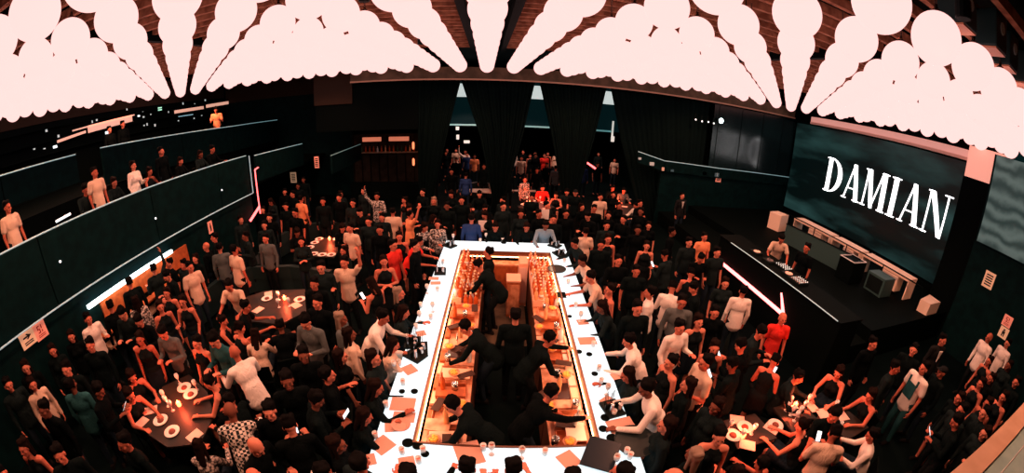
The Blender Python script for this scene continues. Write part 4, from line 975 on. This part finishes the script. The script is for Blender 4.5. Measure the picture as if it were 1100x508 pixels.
for x, y, k, z, where in PLATES:
    i = nth(('pl', k, where))
    if k == 'plate':
        o = obj('plate', PLATE, None, loc=(x, y, z)); o.scale = (K,)*3; tag(o, 'white plate on the %s, %s of its plates' % (where, i), 'plate', 'plates on tables'); obj('food', FOOD, None, o)
    elif k == 'napkin':
        tag(obj('napkin', B1(-.13, .13, -.17, .17, 0, .012, bev=.004), NAPK, loc=(x, y, z), rz=random.random()*3), 'folded pink napkin on the %s, %s of its napkins' % (where, i), 'napkin', 'napkins on tables')
    elif k == 'glass':
        o = obj('wine_glass', WIN, None, loc=(x, y, z)); o.scale = (K,)*3; tag(o, 'stemmed glass on the %s, %s of its glasses' % (where, i), 'glass', 'glasses on tables')
    elif k == 'menu':
        tag(obj('menu_card', B1(-.16, .16, -.22, .22, 0, .012, bev=.003), NAPK, loc=(x, y, z), rz=random.uniform(-.5, .5)), 'open cream menu card on the %s, %s of its menus' % (where, i), 'menu', 'menu cards on tables')
    elif k == 'candle':
        o = empty('candle_lamp', (x, y, z), 'small red candle lamp glowing on the %s' % where, 'lamp', 'candle lamps')
        bm = N(); lathe(bm, [(.035, 0), (.05, .02), (.055, .11), (.05, .11), (.03, .03)], 14); obj('holder', bm, CANDLE, o, True)
        bm = N(); ell(bm, (0, 0, .135), .018, .018, .035, u=8, v=6); obj('flame', bm, FLAME, o, True)
        L = bpy.data.lights.new('candle_light', 'POINT'); L.energy = 55; L.color = (1, .10, .035); L.shadow_soft_size = .05
        lo = bpy.data.objects.new('candle_light', L); C.objects.link(lo); lo.location = (x, y, z+.35)
# curved booth seats round the left tables
def booth(pts, label):
    t = empty('banquette', (pts[0][0], pts[0][1], 0), label, 'banquette')
    for nm, w_, z0, z1 in (('seat', .36, .1, .62), ('backrest', .1, .62, 1.1)):
        bm = N(); A = []
        for i, p in enumerate(pts):
            a = Vector(pts[max(i-1, 0)]); b_ = Vector(pts[min(i+1, len(pts)-1)]); d = (b_-a).normalized(); n = Vector((-d.y, d.x)); off = n*(0 if nm == 'seat' else -.32)
            A.append([bm.verts.new((p[0]+off.x+n.x*s-pts[0][0], p[1]+off.y+n.y*s-pts[0][1], z)) for s, z in ((-w_, z0), (w_, z0), (w_, z1), (-w_, z1))])
        for P_, Q_ in zip(A, A[1:]):
            for k in range(4): bm.faces.new((P_[k], P_[(k+1) % 4], Q_[(k+1) % 4], Q_[k]))
        bm.faces.new(A[0]); bm.faces.new(A[-1][::-1])
        obj(nm, bm, mat('teal_leather', (.008, .025, .026), .5), t)
booth([(-9.3, 13.0), (-9.5, 15.0), (-9.0, 16.8), (-7.6, 17.3), (-6.2, 17.2)], 'dark curved banquette around the plated table on the left')
booth([(-9.8, 9.0), (-9.7, 10.6), (-8.8, 12.0), (-7.0, 12.3), (-5.2, 12.0)], 'dark curved banquette around the candle lit middle left table')
booth([(-1.6, 25.4), (-.4, 26.2), (1.2, 25.4)], 'dark curved banquette in front of the first curtain opening')
# pale topped tables at the back
table([(-1.0, 23.3), (.75, 23.0), (.8, 24.9), (.4, 24.2), (-.9, 24.1)], 1.05, 'pale wedge shaped table between the first two curtain openings', mat('pale_table', (.5, .40, .33), .5))
table([(1.6, 23.7), (3.2, 23.7), (3.2, 24.1), (1.6, 24.0)], 1.05, 'narrow pale table beside the pale wedge shaped one', mat('pale_table', (.5, .40, .33), .5))
# fill spots added in the gaps of the globe grid to brighten the crowd
def fillspot(x, y, e, col, sp=150):
    t = empty('added_fillspot', (x, y, 8.36), 'added small black downlight hung between the globes', 'fillspot', 'added fill lamps between the globes')
    bm = N(); lathe(bm, [(.09, 0), (.1, .02), (.1, .2), (.03, .26)], 14); obj('housing', bm, DMET, t)
    bm = N(); tube(bm, (0, 0, .25), (0, 0, 1.0), .012, n=6); obj('rod', bm, DMET, t)
    L = bpy.data.lights.new('fillspot', 'SPOT'); L.energy = e; L.color = col; L.spot_size = math.radians(sp); L.spot_blend = .6; L.shadow_soft_size = .25
    lo = bpy.data.objects.new('fillspot_source', L); C.objects.link(lo); lo.location = (x, y, 8.28)
WC = (1, .38, .22)
for n in (-11.5, -6.5, -1.5, 3.5, 8.5):
    for j in (1.5, 5.5, 9.5, 12.5):
        fillspot((n-.0321)*SX, (14.98-1.0734*j)*SX, DLE, WC)
for x, y in ((3.5, 30), (-1.5, 31), (8.5, 29)):
    L = bpy.data.lights.new('back_room_fill', 'SPOT'); L.energy = 700; L.color = (1, .5, .4); L.spot_size = 2.4; L.shadow_soft_size = .3  # unseen spots added to light the people beyond the curtains
    lo = bpy.data.objects.new('back_room_fill', L); C.objects.link(lo); lo.location = (x, y, 6.5)

# ------------------------------------------------------------------ people
def sset(name, col, r=.85, **k):
    m = mat(name, col, r, spec=.03, **k)
    if 'cloth' in name or 'dress' in name or 'trousers' in name or 'jeans' in name:
        nt = m.node_tree
        if not any(n_.type == 'BUMP' for n_ in nt.nodes):
            tc = nt.nodes.new('ShaderNodeTexCoord'); mp = nt.nodes.new('ShaderNodeMapping'); mp.inputs['Scale'].default_value = (1.2, 1, .5)
            ns = nt.nodes.new('ShaderNodeTexNoise'); ns.inputs['Scale'].default_value = 11; ns.inputs['Detail'].default_value = 3; ns.inputs['Distortion'].default_value = 1.2
            bp = nt.nodes.new('ShaderNodeBump'); bp.inputs['Strength'].default_value = .45; bp.inputs['Distance'].default_value = .05
            nt.links.new(tc.outputs['Object'], mp.inputs[0]); nt.links.new(mp.outputs[0], ns.inputs['Vector']); nt.links.new(ns.outputs['Fac'], bp.inputs['Height']); nt.links.new(bp.outputs[0], nt.nodes['Principled BSDF'].inputs['Normal'])
    return m
SKIN = [sset('skin_light', (.56, .18, .115)), sset('skin_tan', (.42, .125, .078)), sset('skin_brown', (.20, .07, .045)), sset('skin_fair', (.62, .235, .155))]
GARM = {'k': [sset('black_cloth', (.003, .007, .0075)), sset('charcoal_cloth', (.008, .016, .017)), sset('ink_cloth', (.002, .004, .0045))],
        'w': [sset('white_cloth', (.82, .78, .72))], 'b': [sset('beige_cloth', (.66, .5, .38))], 'r': [sset('red_cloth', (.75, .04, .03))],
        'n': [sset('navy_cloth', (.02, .05, .16))], 'g': [sset('grey_cloth', (.09, .11, .11))], 's': [sset('black_dress', (.006, .01, .011))],
        'o': [sset('orange_cloth', (.85, .32, .15))], 'c': [sset('checked_cloth', (.75, .72, .66), check=(26, (.02, .03, .03)))],
        'p': [sset('patterned_cloth', (.6, .55, .5), voro=(24, (.05, .05, .05)))], 't': [sset('teal_cloth', (.02, .09, .10))],
        'd': [sset('denim_cloth', (.22, .34, .42))], 'x': [sset('suit_cloth', (.012, .014, .015))], 'q': [sset('white_tee', (.82, .78, .72))]}
GNAME = {'k': 'black top', 'w': 'white shirt', 'b': 'beige shirt', 'r': 'red shirt', 'n': 'navy jacket', 'g': 'grey jacket', 's': 'strapless black dress', 'o': 'orange shirt',
         'c': 'checked shirt', 'p': 'patterned top', 't': 'dark teal shirt', 'd': 'denim jacket', 'x': 'black suit', 'q': 'white T-shirt and teal dungarees'}
HAIRM = {'s': sset('black_hair', (.004, .004, .004)), 'l': sset('dark_brown_hair', (.009, .005, .004)), 'o': sset('dark_hair_bun', (.006, .004, .0035)), 'f': sset('ash_hair', (.22, .16, .12)), 'c': sset('black_cap', (.01, .012, .013))}
HNAME = {'s': 'short dark hair', 'l': 'long dark hair', 'o': 'dark hair tied up', 'f': 'ash blond hair', 'B': 'shaved head', 'b': 'bald head', 'c': 'black cap'}
TROU = [sset('black_trousers', (.006, .009, .01)), sset('dark_jeans', (.01, .02, .03))]
LIPS = sset('lips', (.35, .1, .09)); SHOE = sset('shoe_black', (.01, .01, .01))
def D(*v): return Vector(v).normalized()
# pose: lean (deg), seat height or None, arms [(elbow dir, forearm dir)] left/right, head pitch (deg, + looks down), curl
POSES = {
 'stand': (2, None, (D(-.18, -.05, -1), D(-.02, .25, -1)), (D(.18, -.05, -1), D(.02, .3, -1)), -2),
 'glass': (3, None, (D(-.2, .0, -1), D(.1, .5, -.8)), (D(.22, .12, -1), D(-.25, .9, .35)), 0),
 'phone': (6, None, (D(-.22, .15, -1), D(.42, .85, .25)), (D(.22, .15, -1), D(-.42, .85, .25)), 30),
 'armup': (2, None, (D(-.25, .1, -1), D(.2, .8, .2)), (D(.55, .25, .75), D(.0, .3, 1)), -2),
 'crossed': (2, None, (D(-.28, .18, -1), D(.85, .55, .12)), (D(.28, .18, -1), D(-.85, .55, .05)), -6),
 'lean': (24, None, (D(-.3, .45, -.85), D(.15, 1, -.12)), (D(.3, .45, -.85), D(-.15, 1, -.12)), 14),
 'stool': (14, .74, (D(-.3, .55, -.8), D(.2, 1, .05)), (D(.3, .5, -.8), D(-.25, .9, .3)), 12),
 'sit': (12, .47, (D(-.3, .55, -.8), D(.2, 1, .02)), (D(.3, .5, -.85), D(-.25, 1, .1)), 14),
 'bend': (42, None, (D(-.2, .5, -.9), D(.1, .85, -.6)), (D(.2, .5, -.9), D(-.1, .85, -.6)), 20),
 'reach': (34, None, (D(-.2, .4, -.95), D(.1, .8, -.5)), (D(.12, .95, -.45), D(-.02, 1, -.25)), 8),
 'dj': (24, None, (D(-.35, .35, -.85), D(.1, .9, -.45)), (D(.35, .35, -.85), D(-.15, .9, -.45)), 26)}
def skeleton(pose, fem):
    lean, seat, aL, aR, hp = POSES[pose]; a = math.radians(lean); u = Vector((0, math.sin(a), math.cos(a)))
    hz = .93 if seat is None else seat+.12
    pel = Vector((0, -.25*math.sin(a) if seat is None else 0, hz)); J = {'pel': pel, 'u': u, 'lean': a}
    J['neck'] = pel+u*.50; sw = .165 if fem else .19
    hd = (a*.55+math.radians(hp)*.5); hu = Vector((0, math.sin(hd), math.cos(hd)))
    J['head'] = J['neck']+hu*.155+Vector((0, .01, 0)); J['hrot'] = -(a*.35+math.radians(hp))
    for s, (e, f) in ((-1, aL), (1, aR)):
        sh = pel+u*.445+Vector((s*sw, 0, 0)); el = sh+e*.28; wr = el+f*.25
        J['arm%d' % s] = (sh, el, wr, f)
        hip = pel+Vector((s*.085, 0, -.02))
        if seat is None:
            kn = Vector((s*.105, .03+.0*a, .50)); an = Vector((s*.115, -.03, .09))
        else:
            kn = pel+Vector((s*.13, .42, .02 if seat < .6 else -.10)); an = Vector((s*.12, kn.y-.02, .09)) if seat < .6 else Vector((s*.11, kn.y-.1, .33))
        J['leg%d' % s] = (hip, kn, an)
    return J
def head_mx(J): return Matrix.Translation(J['head']) @ Matrix.Rotation(J['hrot'], 4, 'X')
def torso(bm, J, g, fem, top=True):
    R3 = Matrix.Rotation(-J['lean'], 3, 'X'); p, u = J['pel'], J['u']
    ell(bm, p+u*.02, (.165 if fem else .158)+g, .115+g, .13, R3)
    ell(bm, p+u*.19, (.122 if fem else .145)+g, .095+g, .16, R3)
    ell(bm, p+u*.34, (.145 if fem else .17)+g, .11+g, .17, R3)
    if fem:
        for s in (-1, 1): ell(bm, p+u*.33+R3 @ Vector((s*.065, .085, 0)), .062+g, .055+g, .062+g, u=10, v=8)
    if top:
        a, b_ = J['arm-1'][0], J['arm1'][0]; cap(bm, a*.9+b_*.1, b_*.9+a*.1, .062+g, .062+g); cap(bm, p+u*.4, p+u*.49, .10+g, .06+g*.5, n=12)
def limb_arm(bm, J, s, g, upto=1.0):
    sh, el, wr, f = J['arm%d' % s]
    if upto < .6: cap(bm, sh, sh.lerp(el, .62), .052+g, .046+g*1.6); return
    cap(bm, sh, el, .050+g, .038+g); cap(bm, el, wr, .039+g, .026+g*.9)
def limb_leg(bm, J, s, g, foot=False):
    hip, kn, an = J['leg%d' % s]; cap(bm, hip, kn, .085+g, .055+g, n=12); cap(bm, kn, an, .055+g, .036+g, n=12)
def hand(bm, J, s):
    sh, el, wr, f = J['arm%d' % s]; side = f.cross(Vector((0, 0, 1)));
    if side.length < .3: side = Vector((s, 0, 0))
    side.normalize(); nrm = side.cross(f).normalized()
    if abs(f.z) > .8: side, nrm = Vector((0, 1, 0)), Vector((s, 0, 0))
    side = (side-f*side.dot(f)).normalized()
    c0, c1 = wr+f*.01, wr+f*.085
    for k in (-1.2, -.4, .4, 1.2): cap(bm, c0+side*k*.014, c1+side*k*.019, .016, .0125, n=8)
    dn = -nrm if abs(f.z) <= .8 else -Vector((s, 0, 0))
    for k, ln in zip((-1.5, -.5, .5, 1.5), (.064, .074, .079, .068)):
        a = c1+side*k*.0205; b_ = a+(f+side*k*.06+dn*.22).normalized()*ln*.55; e = b_+(f*.7+dn*.75).normalized()*ln*.5
        cap(bm, a, b_, .0102, .0095, n=8); cap(bm, b_, e, .0095, .0082, n=8)
    ts = side*(-s if abs(f.z) <= .8 else 1); a = wr+f*.03+ts*.022; b_ = a+(f*.6+ts*.8+dn*.2).normalized()*.045; e = b_+(f+ts*.15+dn*.3).normalized()*.032
    cap(bm, a, b_, .013, .0115, n=8); cap(bm, b_, e, .0112, .009, n=8)
def headparts(bm, J):
    H = head_mx(J); b2 = N()
    ell(b2, (0, -.012, .03), .074, .094, .088); ell(b2, (0, .018, -.03), .056, .072, .080); ell(b2, (0, .055, -.082), .03, .028, .026)
    ell(b2, (0, .070, .030), .050, .022, .020); cap(b2, (0, .086, .022), (0, .104, -.018), .010, .014, n=8); ell(b2, (0, .086, -.052), .026, .012, .009)
    for s in (-1, 1):
        ell(b2, (s*.077, -.005, -.005), .011, .022, .032, u=8, v=6); ell(b2, (s*.045, .055, -.02), .022, .026, .022, u=8, v=6)
    for v in b2.verts: v.co = H @ v.co
    m = bpy.data.meshes.new('t'); b2.to_mesh(m); b2.free(); bm.from_mesh(m); bpy.data.meshes.remove(m)
    cap(bm, J['neck']-J['u']*.05, J['head']+Vector((0, -.012, -.05)), .054, .050, n=12)
def fuse(name, bm, ms, vox, sm=2, dec=.4):
    me = mesh(name, bm, ms); o = bpy.data.objects.new('tmp', me); C.objects.link(o)
    m = o.modifiers.new('r', 'REMESH'); m.mode = 'VOXEL'; m.voxel_size = vox
    if sm: m = o.modifiers.new('s', 'SMOOTH'); m.factor = .5; m.iterations = sm
    if dec < 1: m = o.modifiers.new('d', 'DECIMATE'); m.ratio = dec
    dg = bpy.context.evaluated_depsgraph_get(); me2 = bpy.data.meshes.new_from_object(o.evaluated_get(dg)); me2.name = name
    bpy.data.objects.remove(o); bpy.data.meshes.remove(me); me2.materials.clear()
    for k in (ms if isinstance(ms, (list, tuple)) else [ms]): me2.materials.append(k)
    me2.shade_smooth(); return me2
LIB = {}
def lib(key, fn):
    if key not in LIB: LIB[key] = fn()
    return LIB[key]
def body_mesh(pose, fem):
    J = skeleton(pose, fem); bm = N(); torso(bm, J, 0, fem); headparts(bm, J)
    for s in (-1, 1):
        limb_arm(bm, J, s, 0); limb_leg(bm, J, s, 0); hand(bm, J, s)
        an = J['leg%d' % s][2]; cap(bm, an+Vector((0, -.02, -.04)), an+Vector((0, .13, -.055)), .035, .028)
    me = fuse('body', bm, [SKIN[0], LIPS], .0085, 1, .35)
    Hi = head_mx(J).inverted()
    for p in me.polygons:
        q = Hi @ p.center
        p.material_index = 1 if abs(q.x) < .024 and q.y > .07 and -.064 < q.z < -.042 else 0
    return me
def top_mesh(pose, fem, kind):
    J = skeleton(pose, fem); bm = N()
    if kind == 'strap': torso(bm, J, .010, fem, False)
    else:
        torso(bm, J, .014, fem)
        for s in (-1, 1): limb_arm(bm, J, s, .013, 1.0 if kind == 'long' else .5)
        cap(bm, J['pel']-J['u']*.05, J['pel']+J['u']*.1, .19, .165, ((0, 1, 0), .80), n=16)
    return fuse('top', bm, GARM['k'][0], .014, 2, .35)
def leg_mesh(pose, fem, dress):
    J = skeleton(pose, fem); bm = N()
    ell(bm, J['pel'], (.165 if fem else .16)+.012, .127, .135)
    for s in (-1, 1):
        hip, kn, an = J['leg%d' % s]
        if dress: cap(bm, hip, hip.lerp(kn, .85), .105, .095, n=12)
        else: limb_leg(bm, J, s, .014)
    if dress:
        h = (J['leg-1'][0]+J['leg1'][0])/2; k = (J['leg-1'][1]+J['leg1'][1])/2; cap(bm, h, h.lerp(k, .8), .12, .12, n=14)
    return fuse('lower', bm, TROU[0], .015, 2, .35)
def shoe_mesh(pose, fem, side):
    J = skeleton(pose, fem); bm = N()
    for s in (side,):
        an = J['leg%d' % s][2]; b = an+Vector((0, 0, -.09))
        cap(bm, b+Vector((0, -.045, .045)), b+Vector((0, .15, .034)), .045, .034); box(bm, b.x-.04, b.x+.04, b.y-.09, b.y+.18, b.z, b.z+.02)
    return fuse('shoe', bm, SHOE, .012, 1, .5)
def hair_mesh(kind):
    bm = N()
    if kind == 'c':
        ell(bm, (0, -.012, .058), .084, .102, .068); box(bm, -.065, .065, .06, .155, .05, .062)
    else:
        ell(bm, (0, -.028, .055), .083, .099, .084)
        for k in range(14):
            a = k*2.4; ell(bm, (.052*math.cos(a), -.026+.062*math.sin(a), .102+.015*math.sin(k)), .035, .035, .028, u=8, v=6)
        for s in (-1, 1): ell(bm, (s*.066, -.03, .02), .017, .035, .045, u=8, v=6)
    if kind in ('l', 'f'):
        cap(bm, (0, -.07, .0), (0, -.105, -.20), .075, .055, ((0, 1, 0), .6), n=12)
        for s in (-1, 1): cap(bm, (s*.068, -.015, .03), (s*.082, -.03, -.17), .03, .026, n=10)
    if kind == 'o': ell(bm, (0, -.09, .11), .045, .045, .045)
    return fuse('hair', bm, HAIRM[kind], .009, 1, .35)
def eye_mesh():
    bm = N()
    ell(bm, (0, 0, 0), .0135, .0075, .0075, u=10, v=6)
    return mesh('eye', bm, mat('eye_dark', (.02, .012, .01), .4), True)
EYE = eye_mesh()
def slotmat(o, i, m):
    o.material_slots[i].link = 'OBJECT'; o.material_slots[i].material = m
ZN = {'lw': 'by left wall', 't2': 'at left candle table', 'lc': 'left crowd', 't1': 'at near left table', 'bl': 'back left corner', 'bar': 'at the bar',
      'in': 'inside the bar', 'bc': 'crowd behind the bar', 't4': 'at far red table', 't5': 'at right curtain table', 'rc': 'right crowd', 'rb': 'beside right ledge',
      'st': 'by pink light line', 'rr': 'near right crowd', 't6': 'at near right tables', 'rw': 'by right wall', 'br': 'beyond the curtains', 'dj': 'on the stage', 'bal': 'on left balcony'}
LMARK = {'lw': 'from the arrow sign', 't2': 'from the candle', 'lc': 'from the bar', 't1': 'from the candle', 'bl': 'from the far corner', 'bar': 'from the near end', 'in': 'from the near end', 'bc': 'from the bar', 't4': 'from the bar', 't5': 'from the bar', 'rc': 'from the bar',
         'rb': 'from the booth', 'st': '', 'rr': 'from the bar', 't6': 'from the bar', 'rw': 'from the ledge', 'br': 'from the curtains', 'dj': '', 'bal': 'from the near end'}
def mark_d(z, x, y):
    bx, by = 1, 8
    if z in ('lc', 'rc', 'rr', 't6', 'bc', 't4', 't5'): return abs(x-.5)+max(0, y-14)*1.0
    if z == 'lw': return math.hypot(x+11.3, y-4)
    if z in ('bar', 'in', 'bal'): return y
    if z == 'bl': return -y
    if z == 'br': return y
    if z == 'rb': return math.hypot(x-9.5, y-12)
    if z == 'rw': return math.hypot(x-4, y)
    if z == 't1': return math.hypot(x+6.8, y-4.8)
    return math.hypot(x+6, y-9.5)
groups = {}
for P in PEOPLE:
    x, y, z0, pose, top, hair, face, zone, ph = P; groups.setdefault((top, hair if hair in 'bBc' else hair, zone), []).append(P)
lab = {}
for k, g in groups.items():
    g.sort(key=lambda P: mark_d(k[2], P[0], P[1]))
    for i, P in enumerate(g):
        s = 'person with %s in %s %s' % (HNAME[k[1]], GNAME[k[0]], ZN[k[2]])
        if k[0] == 'p' or k[0] == 'c': pass
        if len(g) > 1: s = 'person, %s, %s, %s, %s %s' % (HNAME[k[1]], GNAME[k[0]], ZN[k[2]], ORD[min(i, 50)], LMARK[k[2]])
        lab[id(P)] = s
rnd = random.Random(3)
STOOLS = []
proto_stool = None
for P in PEOPLE:
    x, y, z0, pose, top, hair, face, zone, ph = P
    fem = hair in 'lof' or top == 's'
    far = y > 26
    J = skeleton(pose, fem)
    bme = lib(('b', pose, fem), lambda: body_mesh(pose, fem))
    o = obj('person', bme, None, loc=(x, y, z0)); s = K*(.95 if fem else 1.0)*rnd.uniform(.98, 1.05); mx = -1 if rnd.random() < .5 else 1
    o.scale = (s*mx, s, s); o.rotation_euler.z = -math.radians(face)
    sk = SKIN[2] if (rnd.random() < .12 and top not in 's') else rnd.choice((SKIN[0], SKIN[1], SKIN[3], SKIN[0]))
    slotmat(o, 0, sk)
    tag(o, lab[id(P)], 'person', {'br': 'people in the room beyond the curtains', 'in': 'bartenders'}.get(zone, 'club guests'))
    tk = 'strap' if top == 's' else 'short' if (top in 'bqro' and hair not in 'l' or (top == 'k' and rnd.random() < .12)) else 'long'
    if zone == 'in': tk = 'long'
    c = obj('top' if top != 'x' else 'jacket', lib(('t', pose, fem, tk), lambda: top_mesh(pose, fem, tk)), None, o)
    slotmat(c, 0, GARM[top][0] if top != 'k' else rnd.choice(GARM['k']))
    dress = top == 's' or (fem and top == 'k' and rnd.random() < .4)
    c = obj('skirt' if dress else 'trousers', lib(('l', pose, fem, dress), lambda: leg_mesh(pose, fem, dress)), None, o)
    slotmat(c, 0, GARM['t'][0] if top == 'q' else rnd.choice(TROU))
    if y < 20:
        for e in (-1, 1): obj('shoe', lib(('s', pose, fem, e), lambda: shoe_mesh(pose, fem, e)), None, o)
    H = head_mx(J)
    if hair not in 'bB':
        c = obj('cap' if hair == 'c' else 'hair', lib(('h', hair), lambda: hair_mesh(hair)), None, o); c.matrix_local = H
    if math.hypot(x, y) < 17:
        for e in (-1, 1): c = obj('eye', EYE, None, o); c.matrix_local = H @ Matrix.Translation((e*.030, .0865, .006))
    if ph:
        wr = (J['arm-1'][2]+J['arm-1'][3]*.1+J['arm1'][2]+J['arm1'][3]*.1)*.5
        Mp = Matrix.Translation((x, y, z0)) @ Matrix.Rotation(-math.radians(face), 4, 'Z') @ Matrix.Scale(s, 4) @ Matrix.Translation(wr+Vector((0, .03, .05))) @ Matrix.Rotation(-.7, 4, 'X')
        t = tag(obj('phone', B1(-.036, .036, -.004, .005, -.075, .075, bev=.003), DMET), 'glowing phone held by %s' % ' '.join(lab[id(P)].replace('person, ', '').replace('person with ', '').replace(',', '').split()[:12]), 'phone', 'glowing phones in the crowd'); t.matrix_world = Mp
        obj('screen', B1(-.034, .034, -.008, -.0045, -.07, .07), PHONE, t)
    R3 = Matrix.Rotation(-J['lean'], 4, 'X')
    if top == 'x':
        bm = N(); v = [bm.verts.new((a, b_, z)) for b_ in (.118, .138) for a, z in ((-.05, .14), (.05, .14), (.0, -.12))]
        bm.faces.new(v[:3]); bm.faces.new(v[3:][::-1])
        for i in range(3): bm.faces.new((v[i], v[(i+1) % 3], v[3+(i+1) % 3], v[3+i]))
        c = obj('shirt_front', bm, GARM['w'][0], o); c.matrix_local = Matrix.Translation(J['pel']+J['u']*.33) @ R3
    if top == 'q':
        bm = N(); box(bm, -.12, .12, .118, .135, -.2, .08, bev=.01); box(bm, -.12, -.09, .10, .13, .06, .17); box(bm, .09, .12, .10, .13, .06, .17)
        c = obj('bib', bm, GARM['t'][0], o); c.matrix_local = Matrix.Translation(J['pel']+J['u']*.3) @ R3
    if pose in ('stool', 'sit'):
        hs = .735 if pose == 'stool' else .45; nm = 'bar_stool' if pose == 'stool' else 'dining_chair'
        t = empty(nm, (x, y, z0+(.02 if zone=='x' else 0)), 'dark %s under the %s' % (nm.replace('_', ' '), lab[id(P)].replace('person with ', 'guest with ').replace('person, ', 'guest, ')), 'stool' if pose == 'stool' else 'chair', 'seats under seated guests', -math.radians(face))
        t['label'] = '%s under %s' % (nm.replace('_', ' '), ' '.join(lab[id(P)].replace('person with ', '').replace('person, ', '').replace(',', '').split()[:13])); t.scale = (s, s, s)
        def ck(k_, f_): return lib((nm, k_), f_)
        def seatm(): bm = N(); box(bm, -.19, .19, -.2, .19, hs-.06, hs-.012, bev=.015); return mesh('seat', bm, BLACK, True)
        def backm(): bm = N(); box(bm, -.19, .19, -.25, -.215, hs+.08, hs+.36, bev=.012); return mesh('backrest', bm, BLACK)
        def legm(): bm = N(); tube(bm, (0, 0, 0), (0, 0, hs-.06), .014, n=8); return mesh('leg', bm, DMET)
        obj('seat', ck('s', seatm), None, t); obj('backrest', ck('b', backm), None, t)
        for a in (-.16, .16):
            for b_ in (-.2, .16): obj('leg', ck('l', legm), None, t, loc=(a, b_, 0))

# ------------------------------------------------------------------ whole scene shrunk about the origin, people were enlarged before (everything, camera included)
SHRINK = 1/1.4
bpy.context.view_layer.update()
for o in list(SC.objects):
    if o.parent is None:
        if o.type == 'LIGHT': o.location = o.location*SHRINK
        elif o.type == 'CAMERA': o.location = o.location*SHRINK
        else: o.location = o.location*SHRINK; o.scale = o.scale*SHRINK
for l in bpy.data.lights:
    l.energy *= SHRINK*SHRINK
    if l.type in ('POINT', 'SPOT'): l.shadow_soft_size *= SHRINK
    elif not l.name.startswith('bar_strip'): l.size *= SHRINK; l.size_y *= SHRINK
